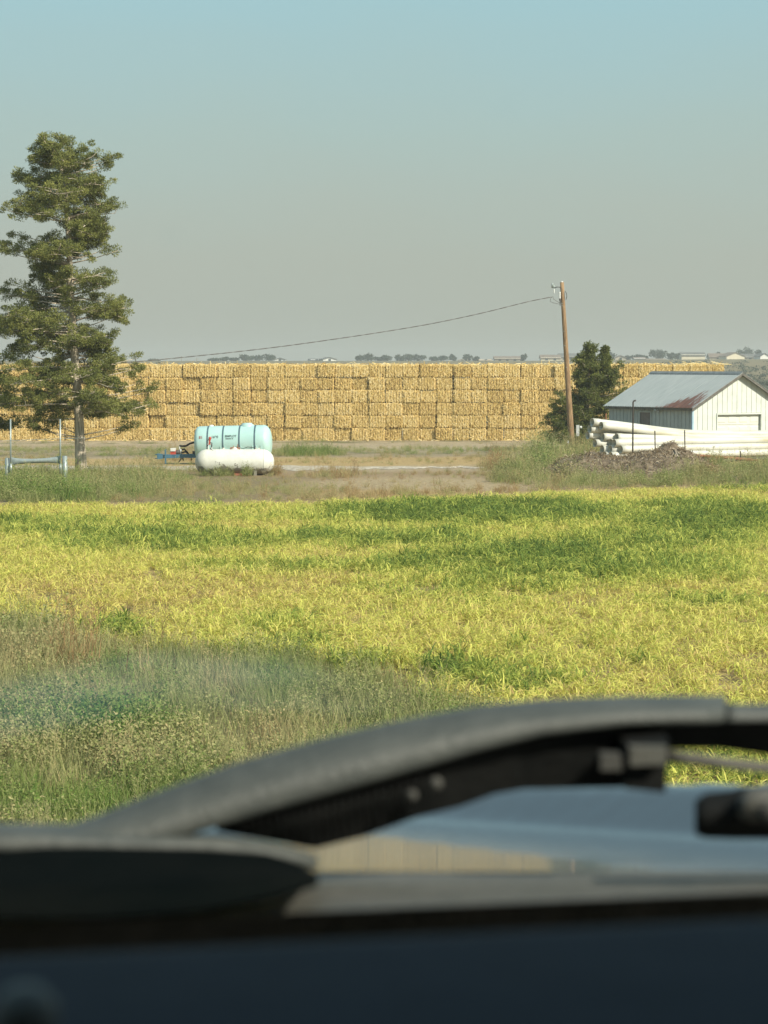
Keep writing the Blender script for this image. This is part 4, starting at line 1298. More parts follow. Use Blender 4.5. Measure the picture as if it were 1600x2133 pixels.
prof = [(-hl - .48 * math.cos(a), pr * math.sin(a) ** .9) for a in np.linspace(0.001, math.pi / 2, 12)] + [(hl + .48 * math.sin(a), pr * max(0, math.cos(a)) ** .9) for a in np.linspace(0, math.pi / 2, 12)]
m_ = MB(); m_.lathe(prof, (0, 0, PCZ), (1, 0, 0), 48); m_.build('shell', mw, prop, smooth=True)
for x in (-.72, 1.17):
    m_ = MB(); m_.lathe([(-.012, pr - .01), (-.006, pr + .006), (.006, pr + .006), (.012, pr - .01)], (x, 0, PCZ), (1, 0, 0), 40); m_.build('weld_seam', mw, prop, smooth=True)
def px_(u): return (u - 489) * PY / FPX
for u in (450, 533):
    for s in (-1, 1):
        m_ = MB(); m_.prism([(px_(u) - .06, -.05), (px_(u) + .06, -.05), (px_(u) + .06, .22), (px_(u) - .06, .22)], s * .36 - .03, s * .36 + .03, 'y'); m_.build('leg', mw, prop)
zt_ = PCZ + pr
m_ = MB(); m_.lathe([(-.06, .2), (.05, .2), (.1, .17), (.12, 0)], (px_(490), .1, zt_ - .03), (0, 0, 1), 20); dome = m_.build('valve_dome', mw, prop, smooth=True)
for u, h in ((434, .22), (441, .2)):
    m_ = MB(); m_.tube([(px_(u), -.05, zt_ - .06), (px_(u), -.05, zt_ + h)], .022, 8); m_.build('riser', M_WHITE_PORC, prop, smooth=True)
m_ = MB(); m_.box((px_(437), -.05, zt_ + .30), (.07, .07, .24)); m_.lathe([(0, .05), (.1, .065), (.14, .02)], (px_(437), -.05, zt_ + .36), (.2, 0, 1), 10); m_.build('regulator', M_RED, prop)
m_ = MB(); m_.tube([(px_(436), -.08, zt_ + .40), (px_(432), -.08, zt_ + .32), (px_(432), -.08, zt_ + .22), (px_(434), -.08, zt_ + .12)], .016, 6)
m_.tube([(px_(438), -.08, zt_ + .26), (px_(442), -.08, zt_ + .25), (px_(442), -.08, zt_ + .13), (px_(439), -.08, zt_ + .02)], .02, 6)
m_.tube([(px_(439), -.1, zt_ + .01), (px_(446), -.22, zt_ - .06), (px_(451), -.42, zt_ - .25), (px_(452), -.51, zt_ - .5)], .010, 6)
m_.tube([(px_(492), -.02, zt_ + .09), (px_(500), -.05, zt_ + .05), (px_(508), -.08, zt_ + .03), (px_(516), -.05, zt_ + .09), (px_(526), -.02, zt_ + .07), (px_(536), 0, zt_ + .01)], .014, 6)
m_.build('hose', M_RUBBER, prop, smooth=True)
m_ = MB()
for u, h in ((481, .08), (486, .14), (495, .2), (499, .08)):
    m_.tube([(px_(u), -.05, zt_ - .03), (px_(u) + .01, -.05, zt_ + h)], [.03, .014], 6)
m_.tube([(px_(480), -.05, zt_ + .06), (px_(500), -.05, zt_ + .05)], .02, 6)
m_.build('valve', M_RUST, prop)
for u in (466, 534, 540):
    m_ = MB(); m_.box((px_(u), 0, zt_ + .015), (.08, .03, .08)); m_.build('lifting_lug', mw, prop)
M_BRICKR = nmat('red_brick', [(.30, .10, .06), (.42, .16, .10)], 8, 3, .9, .4)
for i, u in enumerate((494, 507)):
    q = at(u, 989, PY - .35)
    m_ = MB(); m_.box((0, 0, .03), (.24, .12, .12))
    tag(m_.build('brick_block', M_BRICKR, loc=(q.x, PY - .35, gzf(q.x, PY - .35)), rot=(0, 0, .1 * i)), ('left' if i == 0 else 'right') + ' red brick lying under the white propane tank', 'brick', 'bricks under the propane tank')

# ------------------------------------------------------------------ pipe fence at the left
FB = ground(135, 1018)
fen = thing('pipe_fence', 'galvanised pipe fence brace with two stout posts and thin uprights', 'fence', FB)
def fl(u, v, dy=0): return at(u, v, FB.y + dy) - FB
for u, v0 in ((15.5, 955), (135, 951)):
    m_ = MB(); m_.tube([fl(u + .8, 1022), fl(u, v0)], .088, 18)
    m_.lathe([(0, .09), (.02, .08), (.03, 0)], fl(u, v0), (0, 0, 1), 18)
    m_.build('post', M_GALV, fen, smooth=True)
m_ = MB()
a, c = fl(23.5, 961, -.03), fl(126, 957.5, -.03)
k = 25
vs, fs = [], []
for i in range(k):
    f = i / (k - 1); p = a.lerp(c, f); e = abs(f - .5) * 2
    rz = .083 + .068 * e ** 3.0; ry = .083 - .05 * e ** 3
    p.z -= .012 * math.sin(math.pi * f)
    for j in range(14):
        t_ = 2 * math.pi * j / 14
        vs.append(p + Vector((0, math.cos(t_) * ry, math.sin(t_) * rz)))
for i in range(k - 1):
    for j in range(14):
        j2 = (j + 1) % 14
        fs.append((i * 14 + j, i * 14 + j2, (i + 1) * 14 + j2, (i + 1) * 14 + j))
m_.add(vs, fs); m_.build('rail', M_GALV, fen, smooth=True)
for u in (22, 125.5):
    m_ = MB(); m_.tube([fl(u + .5, 985, -.12), fl(u, 873, -.12)], .028, 10); up = m_.build('upright', M_GALV, fen, smooth=True)
    m_ = MB(); m_.tube([fl(u + .8, 987, -.12), fl(u + .6, 966, -.12)], .046, 10); m_.build('sleeve', M_GALV, up, smooth=True)
m_ = MB(); m_.tube([fl(-120, 923, -.1), fl(0, 918, -.15), fl(22, 917.5, -.16), fl(125, 914, -.16), fl(178, 912, 6.0)], .009, 5)
m_.tube([fl(-120, 960, -.1), fl(8, 958.5, -.05)], .008, 5); m_.build('wire', M_GALV, fen)

# ------------------------------------------------------------------ low growth (nobody could count it): scattered tufts
HIDE = bpy.data.collections.new('tuft_sources')
GOLDRAMP = [(0, (.34, .22, .11)), (.22, (.56, .43, .18)), (.42, (.78, .725, .205)), (.58, (.59, .61, .14)), (.76, (.22, .295, .065)), (1, (.085, .15, .045))]
WEEDRAMP = [(0, (0.342, 0.217, 0.108)), (.2, (0.456, 0.376, 0.194)), (.42, (0.353, 0.353, 0.165)), (.62, (0.251, 0.285, 0.097)), (.82, (0.171, 0.262, 0.063)), (1, (0.063, 0.137, 0.040))]
M_CROP = leaf_mat('crop_leaf', GOLDRAMP, spread=.42, transl=.40)
M_WEED = leaf_mat('weed_leaf', WEEDRAMP, spread=.40, transl=.3)

def blade(mb_, base, az, L, w, rise, droop, segs=4, lv=None):
    """one arching leaf"""
    lv = random.random() if lv is None else lv
    d = Vector((math.cos(az), math.sin(az), 0)); s = Vector((-d.y, d.x, 0))
    p = Vector(base); ang = rise
    vs = []
    for i in range(segs + 1):
        f = i / segs
        ww = w * (1 - f) ** .6 * (.6 + .4 * min(1, f * 4)) if i < segs else 0
        tw_ = s * math.cos(f * .8) + Vector((0, 0, 1)) * math.sin(f * .8) * .6
        vs += [p + tw_ * ww / 2, p - tw_ * ww / 2]
        p = p + (d * math.cos(ang) + Vector((0, 0, math.sin(ang)))) * (L / segs)
        ang -= droop / segs
    vs = vs[:-1]
    fs = [(2 * i, 2 * i + 1, 2 * i + 3, 2 * i + 2) for i in range(segs - 1)] + [(2 * segs - 2, 2 * segs - 1, 2 * segs)]
    mb_.add(vs, fs, 0, lv)

def tuft(name, kind, seed):
    random.seed(seed)
    mb_ = MB()
    if kind == 'crop':
        for i in range(7):
            bx0, by0 = random.gauss(0, .13), random.gauss(0, .13)
            for j in range(5):
                blade(mb_, (bx0, by0, random.uniform(0, .20)), random.random() * 6.28, random.uniform(.15, .33), random.uniform(.014, .027), random.uniform(.5, 1.3), random.uniform(1.2, 2.6))
    elif kind == 'green':
        for i in range(6):
            bx0, by0 = random.gauss(0, .13), random.gauss(0, .13)
            for j in range(6):
                blade(mb_, (bx0, by0, .03 + j * .035), random.random() * 6.28, random.uniform(.18, .36), random.uniform(.015, .027), random.uniform(.5, 1.35), random.uniform(1.4, 2.8))
    elif kind == 'grass':
        for i in range(46):
            blade(mb_, (random.gauss(0, .13), random.gauss(0, .13), 0), random.random() * 6.28, random.uniform(.15, .45), random.uniform(.005, .012), random.uniform(1.0, 1.5), random.uniform(.2, 1.4), 3)
    elif kind == 'seedy':
        for i in range(30):
            blade(mb_, (random.gauss(0, .12), random.gauss(0, .12), 0), random.random() * 6.28, random.uniform(.2, .4), random.uniform(.005, .012), random.uniform(1.0, 1.5), random.uniform(.3, 1.4), 3)
        for i in range(12):
            a = random.random() * 6.28; L = random.uniform(.4, .75)
            b0 = Vector((random.gauss(0, .1), random.gauss(0, .1), 0)); tp_ = b0 + Vector((math.cos(a) * .15, math.sin(a) * .15, L))
            mb_.add([b0 + Vector((.004, 0, 0)), b0 - Vector((.004, 0, 0)), tp_], [(0, 1, 2)], 0, .1)
            for j in range(9):
                c_ = b0.lerp(tp_, .72 + .3 * random.random()); r0 = Vector((random.gauss(0, .02), random.gauss(0, .02), random.uniform(0, .04)))
                mb_.add([c_, c_ + r0 + Vector((.008, 0, 0)), c_ + r0 * 1.6], [(0, 1, 2)], 0, random.uniform(0, .3))
    elif kind == 'bush':
        for i in range(26):
            a = random.random() * 6.28; L = random.uniform(.2, .5); el = random.uniform(.5, 1.5)
            b0 = Vector((random.gauss(0, .08), random.gauss(0, .08), 0)); dd = Vector((math.cos(a) * math.cos(el), math.sin(a) * math.cos(el), math.sin(el)))
            for j in range(22):
                c_ = b0 + dd * L * (.2 + .8 * j / 21) + Vector((random.gauss(0, .02), random.gauss(0, .02), 0))
                d2 = Vector((random.gauss(0, 1), random.gauss(0, 1), random.gauss(.3, .7))).normalized() * random.uniform(.018, .042)
                s2 = d2.cross(Vector((random.gauss(0, 1), random.gauss(0, 1), random.gauss(0, 1)))).normalized() * d2.length * .28
                mb_.add([c_, c_ + d2 * .5 + s2, c_ + d2, c_ + d2 * .5 - s2], [(0, 1, 2, 3)], 0)
    ob = bpy.data.objects.new(name, mb_.mesh(name, M_CROP if kind in ('crop', 'green') else M_WEED, lv=True))
    return ob

def source(cname, specs):
    c = bpy.data.collections.new(cname)
    for i, (k, s) in enumerate(specs):
        c.objects.link(tuft(f'{cname}_{i:02d}', k, s))
    random.seed(99)
    return c

def scatter(name, label, cat, pts, scl, tint, kidx, col, tilt=.12):
    k = len(pts)
    me = bpy.data.meshes.new(name)
    me.vertices.add(k)
    me.vertices.foreach_set('co', np.asarray(pts, np.float32).ravel())
    for nm, typ, val in (('scl', 'FLOAT', scl), ('tint', 'FLOAT', tint), ('pick', 'INT', kidx)):
        a = me.attributes.new(nm, typ, 'POINT'); a.data.foreach_set('value', np.asarray(val, np.float32 if typ == 'FLOAT' else np.int32))
    rot = np.stack([RNG.normal(0, tilt, k), RNG.normal(0, tilt, k), RNG.random(k) * 6.283], 1).astype(np.float32)
    a = me.attributes.new('rot', 'FLOAT_VECTOR', 'POINT'); a.data.foreach_set('vector', rot.ravel())
    ob = bpy.data.objects.new(name, me); COL.objects.link(ob)
    ng = bpy.data.node_groups.new(name + '_nodes', 'GeometryNodeTree')
    ng.interface.new_socket('Geometry', in_out='INPUT', socket_type='NodeSocketGeometry')
    ng.interface.new_socket('Geometry', in_out='OUTPUT', socket_type='NodeSocketGeometry')
    N = ng.nodes; Lk = ng.links
    gi, go = N.new('NodeGroupInput'), N.new('NodeGroupOutput')
    ci = N.new('GeometryNodeCollectionInfo'); ci.inputs['Collection'].default_value = col
    ci.inputs['Separate Children'].default_value = True; ci.inputs['Reset Children'].default_value = True
    ip = N.new('GeometryNodeInstanceOnPoints'); ip.inputs['Pick Instance'].default_value = True
    def attr(nm, typ):
        q = N.new('GeometryNodeInputNamedAttribute'); q.data_type = typ; q.inputs['Name'].default_value = nm
        return q.outputs['Attribute']
    Lk.new(gi.outputs[0], ip.inputs['Points']); Lk.new(ci.outputs[0], ip.inputs['Instance'])
    Lk.new(attr('pick', 'INT'), ip.inputs['Instance Index'])
    e2r = N.new('FunctionNodeEulerToRotation'); Lk.new(attr('rot', 'FLOAT_VECTOR'), e2r.inputs[0]); Lk.new(e2r.outputs[0], ip.inputs['Rotation'])
    Lk.new(attr('scl', 'FLOAT'), ip.inputs['Scale'])
    Lk.new(ip.outputs[0], go.inputs[0])
    md = ob.modifiers.new('scatter', 'NODES'); md.node_group = ng
    return tag(ob, label, cat, kind='stuff')

cropc = source('crop_tuft', [('crop', 1), ('crop', 2), ('crop', 3), ('crop', 4), ('green', 5), ('green', 6), ('green', 7)])
weedc = source('weed_tuft', [('grass', 11), ('grass', 12), ('grass', 13), ('seedy', 14), ('seedy', 15), ('bush', 16), ('bush', 17), ('bush', 18)])

def candidates(y0, y1, dens, seed):
    rg = np.random.default_rng(seed)
    w = y1 * .19 + 2
    k = int(2 * w * (y1 - y0) * dens)
    x = rg.uniform(-w, w, k); y = rg.uniform(y0, y1, k)
    z = gz(x, y)
    u, v = proj(x, y, z)
    ok = (u > -90) & (u < 1690)
    return x[ok], y[ok], z[ok], u[ok], v[ok], rg

GREEN = [(980, 1078, 430, 34, 1.0), (1480, 1092, 230, 52, .9), (330, 1140, 310, 28, .75), (140, 1100, 200, 16, .5), (420, 1092, 200, 12, .45), (830, 1132, 260, 24, .75), (1180, 1190, 460, 50, .78), (560, 1190, 270, 15, .55), (1330, 1140, 330, 30, .7),
         (1470, 1262, 150, 24, .55), (980, 1240, 300, 22, .6), (240, 1325, 75, 22, .9), (950, 1412, 95, 34, .95), (1080, 1440, 120, 22, .7), (600, 1350, 60, 14, .6), (1310, 1395, 50, 14, .5), (380, 1062, 130, 10, .4),
         (760, 1395, 120, 16, .7), (1400, 1620, 500, 60, .45), (1540, 1025, 90, 10, .7), (500, 1382, 200, 12, .6)]
x, y, z, u, v, rg = candidates(17, 82, 23, 31)
fe, ne = np.interp(u, *FAR_EDGE) + 15, np.interp(u, *NEAR_EDGE)
nz = fbm(x * .5, y * .35, 51); nf = fbm(x * 1.7, y * 1.7, 57)
inside = (v > fe + (nf - .5) * 8) & (v < ne + (nf - .5) * 40)
g_ = np.zeros(len(x))
for (cu, cv, ru, rv, s) in GREEN:
    g_ = np.maximum(g_, s * ell(u + (nz - .5) * 120, v + (nz - .5) * 26, cu, cv, ru, rv, .6))
g_ = np.clip(g_ + (nf - .5) * .5 * (g_ > .05) + .35 * sstep(.6, .75, nz), 0, 1)
dry = sstep(.5, .7, fbm(x * .22 + 7, y * .16, 71)) * (1 - g_)
keep = inside & (rg.random(len(x)) > dry * .3 + .75 * sstep(.60, .72, fbm(x * 1.3 + 3, y * 1.1, 77)))
x, y, z, g_, dry, v = x[keep], y[keep], z[keep], g_[keep], dry[keep], v[keep]
k = len(x)
tall = rg.random(k) < g_ * .85
tint = np.where(tall, .58 + .24 * g_, .41 + .22 * g_) - .11 * dry + rg.normal(0, .05, k)
scl = np.where(tall, .74 + .24 * g_, .74) * rg.uniform(.6, 1.4, k)
pick = np.where(tall, rg.integers(4, 7, k), rg.integers(0, 4, k))
scatter('crop_field', 'yellowing green sorghum leaves covering the field in the middle', 'crop', np.stack([x, y, z], 1), scl, tint, pick, cropc)

# roadside growth, lower left
x, y, z, u, v, rg = candidates(12.5, 44, 22, 32)
ne = np.interp(u, *NEAR_EDGE)
nz = fbm(x * .7, y * .5, 81); nf = fbm(x * 2.0, y * 2.0, 87)
keep = (v > ne + (nf - .5) * 30 - 6) & (u < 1150) & (rg.random(len(x)) < .55 + .5 * nz)
x, y, z, u, v, nz, nf = [q[keep] for q in (x, y, z, u, v, nz, nf)]
k = len(x)
tint = .50 + (nz - .5) * .7 + rg.normal(0, .07, k)
def patch(cu, cv, ru, rv, val, amt=.9):
    global tint
    m = ell(u + (nf - .5) * 80, v + (nf - .5) * 40, cu, cv, ru, rv, .5) * amt
    tint = tint * (1 - m) + val * m
patch(200, 1535, 110, 40, .98); patch(60, 1545, 50, 30, .8); patch(150, 1655, 60, 18, .04, .8); patch(200, 1700, 400, 40, .80, .85); patch(40, 1660, 80, 50, .76, .7); patch(300, 1610, 120, 30, .33, .7)
patch(450, 1450, 70, 40, .3, .6); patch(760, 1430, 170, 60, .52, .8); patch(640, 1390, 200, 25, .54, .8); patch(70, 1410, 90, 30, .25, .7); patch(80, 1330, 110, 40, .58, .7); patch(150, 1370, 40, 40, .15, .8)
patch(600, 1500, 120, 30, .45, .6)
bushy = ell(u, v, 200, 1535, 140, 50) + ell(u, v, 320, 1600, 160, 70) + ell(u, v, 60, 1560, 120, 60)
pb = rg.random(k)
pick = np.where(pb < np.clip(bushy, .10, .62), rg.integers(5, 8, k), np.where(rg.random(k) < .09, rg.integers(3, 5, k), rg.integers(0, 3, k)))
scl = rg.uniform(.6, 1.1, k) * (1 + .3 * bushy.clip(0, 1)) * (1 + .55 * ell(u, v, 90, 1370, 130, 60))
scatter('roadside_weeds', 'mixed olive grass and weeds on the roadside bank at lower left', 'weeds', np.stack([x, y, z], 1), scl, tint, pick, weedc)

# yard: short dry grass in bands, with taller rank growth by the fence, pile and pole
x, y, z, u, v, rg = candidates(66, 152, 5.5, 33)
fe = np.interp(u, *FAR_EDGE)
n2 = fbm(x * .9, y * .5, 9); n1 = fbm(x * .25, y * .12, 3); nf = fbm(x * 2, y * 2, 91)
vv = v + (n1 - .5) * 10
dens = np.zeros(len(x)); tint = np.full(len(x), .30); sc = np.full(len(x), .5)
def band(a, b_, dn, ti, s, um=None):
    global dens, tint, sc
    m = sstep(a - 3, a + 3, vv) * (1 - sstep(b_ - 3, b_ + 3, vv))
    if um is not None: m = m * um
    dens = np.maximum(dens, m * dn); tint = tint * (1 - m) + ti * m; sc = sc * (1 - m) + s * m
clump_ = np.clip(n2 * 2.4 - .75, 0, 1)
band(917, 924, .30, .50, .45, clump_); band(934, 952, .55, .56, .6, clump_); band(953, 968, .55, .22, .5, clump_); band(984, 1012, .55, .22, .55)
band(984, 1020, .95, .50, .75, 1 - sstep(330, 640, u)); band(1012, 1046, .95, .34, .62, 1 - .75 * ell(u, v, 880, 1010, 260, 22)); band(1018, 1046, 1, .17, .72, sstep(560, 760, u))
bare = ell(u, vv, 880, 1008, 290, 20); dens = dens * (1 - .88 * bare)
sc = sc * (1 - .62 * ell(u, v, 490, 997, 115, 16, .4))
lane_ = sstep(968, 970, v) * (1 - sstep(980, 983, v)) * (u < 1000); dens = dens * (1 - np.where(u > 560, .45, .93) * lane_)
for (cu, cv, ru, rv, dn, ti, s) in ((60, 1022, 160, 26, 1, .60, 1.5), (240, 1015, 160, 28, 1, .50, 1.2), (120, 1040, 120, 14, 1, .66, 1.6), (1100, 985, 70, 22, 1, .55, 1.7), (1140, 968, 50, 22, 1, .60, 2.0), (1050, 975, 60, 10, 1, .16, 1.3), (1090, 1002, 80, 12, 1, .50, 1.1),
                                   (1220, 955, 60, 18, 1, .45, 1.6), (1250, 1010, 140, 12, 1, .50, 1.1), (1400, 1008, 160, 12, 1, .48, 1.1), (1480, 990, 90, 16, 1, .55, 1.5), (1580, 992, 110, 18, 1, .58, 1.5), (1460, 1000, 200, 14, 1, .48, 1.1), (1300, 985, 40, 18, .6, .5, 1.2), (390, 955, 60, 6, .9, .12, .9),
                                   (300, 988, 120, 8, .9, .40, .8), (640, 948, 90, 6, 1, .66, 1.1), (700, 990, 60, 12, .8, .15, .9), (1185, 985, 60, 24, .9, .5, 1.5)):
    m = ell(u, v, cu, cv, ru, rv, .5)
    dens = np.maximum(dens, m * dn); tint = tint * (1 - m) + ti * m; sc = sc * (1 - m) + s * m
dens = dens * (1 - .8 * (ell(u, v, 1315, 972, 150, 26)))
far_crop = v > fe + 3
keep = (rg.random(len(x)) < dens) & ~far_crop & (v > 918)
x, y, z, u, v, tint, sc, nf = [q[keep] for q in (x, y, z, u, v, tint, sc, nf)]
k = len(x)
tint = tint + (nf - .5) * .5 + rg.normal(0, .10, k)
pick = np.where(rg.random(k) < .3, rg.integers(5, 8, k), np.where(rg.random(k) < .3, rg.integers(3, 5, k), rg.integers(0, 3, k)))
scatter('yard_grass', 'dry tan and olive grass growing in strips across the yard', 'grass', np.stack([x, y, z], 1), sc * rg.uniform(.7, 1.3, k), tint, pick, weedc)
# weeds up against the tanks and the pile
W = []
for (cu, v_, yy, su, k_, s_, t_) in ((470, 985, 89.2, 40, 12, .7, .62), (511, 985, 89.2, 3, 3, 1.35, .62), (520, 985, 89.2, 8, 4, .9, .60), (456, 985, 89.2, 3, 2, 1.0, .6), (560, 985, 89.2, 20, 5, .5, .35), (575, 983, 90.0, 20, 10, 1.0, .12), (430, 988, 89.4, 25, 6, .45, .45),
                                 (1460, 985, 85.6, 25, 26, 1.5, .45), (1425, 990, 85.0, 20, 20, 1.3, .52), (1475, 988, 86.5, 18, 16, 1.3, .12)):
    for i in range(k_):
        p = at(cu + random.gauss(0, su * .5), v_, yy + random.uniform(-.3, .2))
        W.append((p.x, p.y, gzf(p.x, p.y), s_ * random.uniform(.6, 1.2), t_ + random.gauss(0, .06)))
W = np.array(W)
scatter('tall_weeds', 'leafy weeds growing up against the white tank and the brush pile', 'weeds', W[:, :3], W[:, 3], W[:, 4], RNG.integers(3, 8, len(W)), weedc)
# pale dry seed stalks standing in the roadside bank
W = []
for (u, v, s_) in ((150, 1400, 2.2), (138, 1405, 1.9), (165, 1398, 2.0), (320, 1420, 2.2), (118, 1400, 1.5), (172, 1410, 1.7)):
    p = ground(u, v); W.append((p.x, p.y, gzf(p.x, p.y), s_ * .8, .14))
W = np.array(W)
scatter('seed_stalks', 'pale dry seed stalks standing above the roadside weeds', 'grass', W[:, :3], W[:, 3], W[:, 4], RNG.integers(3, 5, len(W)), weedc)

# ------------------------------------------------------------------ the pickup the view is taken from
trk = thing('pickup_truck', 'dark pickup truck the view looks out of, over its dashboard and wiper arm', 'pickup truck', (0, 0, 2.55))
TO = Vector((0, 0, 2.55))
def tr_add(mb_, name, mat, par=trk, smooth=True):
    mb_.v = [tuple(Vector(v) - TO) for v in mb_.v]
    return mb_.build(name, mat, par, smooth)
M_PLASTIC = nmat('grained_black_plastic', [(.050, .056, .052), (.066, .072, .066)], 60, 3, .55, .15, 300)
M_DARKPL = nmat('dark_plastic', [(.006, .007, .007), (.011, .0115, .011)], 40, 3, .7, .1, spec=.15)
M_DULL = nmat('dull_grey_plastic', [(.045, .045, .04), (.065, .063, .056)], 30, 3, .8)
M_COWL = nmat('grey_cowl_plastic', [(.075, .075, .064), (.105, .10, .088)], 25, 4, .6, .2)
M_DASH = nmat('dash_vinyl', [(.0145, .0195, .0265), (.0175, .023, .031)], 50, 3, .8, .15, 400, spec=.15)
M_VENT = nmat('black_vent_plastic', [(.0022, .0036, .0036), (.0045, .0055, .005)], 14, 3, 1.0, spec=.02)
M_PAINT = nmat('dark_blue_paint', [(.14, .163, .172), (.152, .175, .185)], 3, 2, .16, metallic=.75, coat=.35)

def loft(secs, closed=True):
    """secs: list of cross-sections (lists of points)"""
    mb_ = MB(); k = len(secs[0]); vs = [p for s in secs for p in s]
    fs = []
    for i in range(len(secs) - 1):
        for j in range(k if closed else k - 1):
            j2 = (j + 1) % k
            fs.append((i * k + j, (i + 1) * k + j, (i + 1) * k + j2, i * k + j2))
    if closed:
        fs.append(tuple(range(k))); fs.append(tuple((len(secs) - 1) * k + j for j in range(k))[::-1])
    mb_.add(vs, fs)
    return mb_

# wiper arm: wide moulded cover rising from its pivot at the left
us = [-260, -60, 60, 150, 210, 300, 400, 500, 600, 700, 800, 900, 1000, 1130, 1300, 1420, 1512]
vt_ = np.interp(us, [-260, 0, 150, 220, 350, 500, 700, 880, 1000, 1130, 1300, 1512], [1716, 1714, 1716, 1692, 1640, 1586, 1530, 1490, 1469, 1456, 1449, 1448])
vb_ = np.interp(us, [-260, 0, 300, 440, 600, 800, 1000, 1130, 1300, 1512], [1772, 1770, 1764, 1722, 1675, 1620, 1561, 1529, 1510, 1502])
secs = []
for u, a, c in zip(us, vt_, vb_):
    Y0 = 1.00 + .10 * (u / 1600)
    secs.append([at(u, a, Y0 + .035), at(u, a + 6, Y0 + .02), at(u, (a * .5 + c * .5), Y0 + .006), at(u, c - 5, Y0), at(u, c + 3, Y0 + .004), at(u, c + 4, Y0 + .03), at(u, a + 14, Y0 + .045)])
arm = tr_add(loft(secs), 'wiper_arm', M_PLASTIC)
secs = []
for u, v0, v1 in ((1512, 1462, 1502), (1535, 1466, 1502), (1700, 1464, 1500), (1850, 1462, 1498)):
    Y0 = 1.00 + .10 * (u / 1600)
    secs.append([at(u, v0, Y0 + .035), at(u, v0 + 5, Y0 + .015), at(u, v1, Y0), at(u, v1 + 3, Y0 + .03), at(u, v0 + 8, Y0 + .045)])
tr_add(loft(secs), 'arm_tip', M_PLASTIC, arm)
# hollow dark underside with its ribs
secs = []
for u, v0, v1 in ((452, 1724, 1732), (560, 1694, 1752), (655, 1666, 1768), (760, 1640, 1742), (870, 1608, 1702), (960, 1580, 1680), (1030, 1562, 1654), (1090, 1550, 1644), (1300, 1524, 1640), (1388, 1516, 1600), (1400, 1516, 1560), (1500, 1512, 1560), (1600, 1508, 1574), (1700, 1508, 1590)):
    Y0 = 1.012 + .10 * (u / 1600)
    secs.append([at(u, v0 - 14, Y0), at(u, v1, Y0 + .012), at(u, v1, Y0 + .035), at(u, v0 - 14, Y0 + .04)])
und = None
sec2 = []
for u, v0, v1 in ((-260, 1728, 1773), (0, 1728, 1773), (250, 1738, 1772), (440, 1738, 1776), (540, 1751, 1784), (610, 1765, 1796), (662, 1782, 1808)):
    Y0 = .992 + .10 * (u / 1600)
    sec2.append([at(u, v0, Y0 + .03), at(u, v0 + 5, Y0 + .008), at(u, v1 - 3, Y0), at(u, v1 + 6, Y0 + .02), at(u, v0 + 14, Y0 + .035)])
tr_add(loft(sec2), 'pivot_cover', M_PLASTIC, arm)
und = tr_add(loft(secs), 'arm_channel', M_DARKPL, smooth=False)
for u in np.arange(500, 900, 17):
    v0 = np.interp(u, [452, 655, 870], [1726, 1672, 1614]); v1 = np.interp(u, [452, 560, 655, 870], [1730, 1748, 1760, 1696])
    Y0 = 1.006 + .10 * (u / 1600)
    m_ = MB(); m_.tube([at(u, v0 + 6, Y0), at(u + 2, v1 - 4, Y0 + .01)], .0006, 5); tr_add(m_, 'rib', M_DARKPL, und)
for u, v, r in ((908, 1632, .0032), (858, 1657, .0028)):
    Y0 = 1.0 + .10 * (u / 1600); m_ = MB(); m_.lathe([(-.002, r), (.0, r), (.0015, r * .7), (.002, 0)], at(u, v, Y0), (0, -1, .2), 12); tr_add(m_, 'rivet', M_DULL, arm)
# clip and blade holder hanging below
Y0 = 1.075
m_ = MB(); a, c = at(1304, 1540, Y0), at(1392, 1646, Y0 + .03)
m_.prism([(at(1300, 1546, Y0).x, at(1300, 1546, Y0).z), (at(1392, 1540, Y0).x, at(1392, 1540, Y0).z), (at(1384, 1648, Y0).x, at(1384, 1648, Y0).z), (at(1300, 1640, Y0).x, at(1300, 1640, Y0).z)], Y0 - .004, Y0 + .03, 'y')
clip = tr_add(m_, 'blade_clip', M_DARKPL, arm, False)
m_ = MB(); m_.prism([(at(1308, 1552, Y0).x, at(1308, 1586, Y0).z), (at(1382, 1552, Y0).x, at(1308, 1584, Y0).z), (at(1384, 1552, Y0).x, at(1308, 1548, Y0).z), (at(1306, 1552, Y0).x, at(1308, 1548, Y0).z)], Y0 - .012, Y0 - .0045, 'y'); tr_add(m_, 'clip_cap', M_COWL, clip, False)
m_ = MB(); m_.box(at(1272, 1585, Y0 - .004), (.010, .01, .0075)); tr_add(m_, 'clip_pin', M_DULL, clip, False)
m_ = MB(); m_.tube([at(1392, 1575, Y0 + .02), at(1500, 1588, Y0 + .03), at(1640, 1604, Y0 + .04)], [.0035, .003, .003], 8); tr_add(m_, 'wiper_blade', M_COWL, arm)
secs = []
for u, v0, v1 in ((1448, 1668, 1738), (1470, 1652, 1746), (1530, 1645, 1748), (1540, 1640, 1748), (1650, 1634, 1748), (1800, 1640, 1750)):
    Y1 = 1.02
    secs.append([at(u, v0, Y1 + .03), at(u, v0 + 8, Y1 + .006), at(u, (v0 + v1) / 2, Y1), at(u, v1 - 6, Y1 + .006), at(u, v1, Y1 + .03), at(u, (v0 + v1) / 2, Y1 + .04)])
noz = tr_add(loft(secs), 'washer_nozzle', M_DARKPL)
secs = []
for u, v0, v1 in ((1538, 1660, 1700), (1560, 1640, 1712), (1700, 1632, 1712)):
    secs.append([at(u, v0, 1.034), at(u, v0 + 6, 1.016), at(u, (v0 + v1) / 2, 1.010), at(u, v1, 1.016), at(u, v1, 1.034)])
tr_add(loft(secs), 'nozzle_cap', M_COWL, noz)
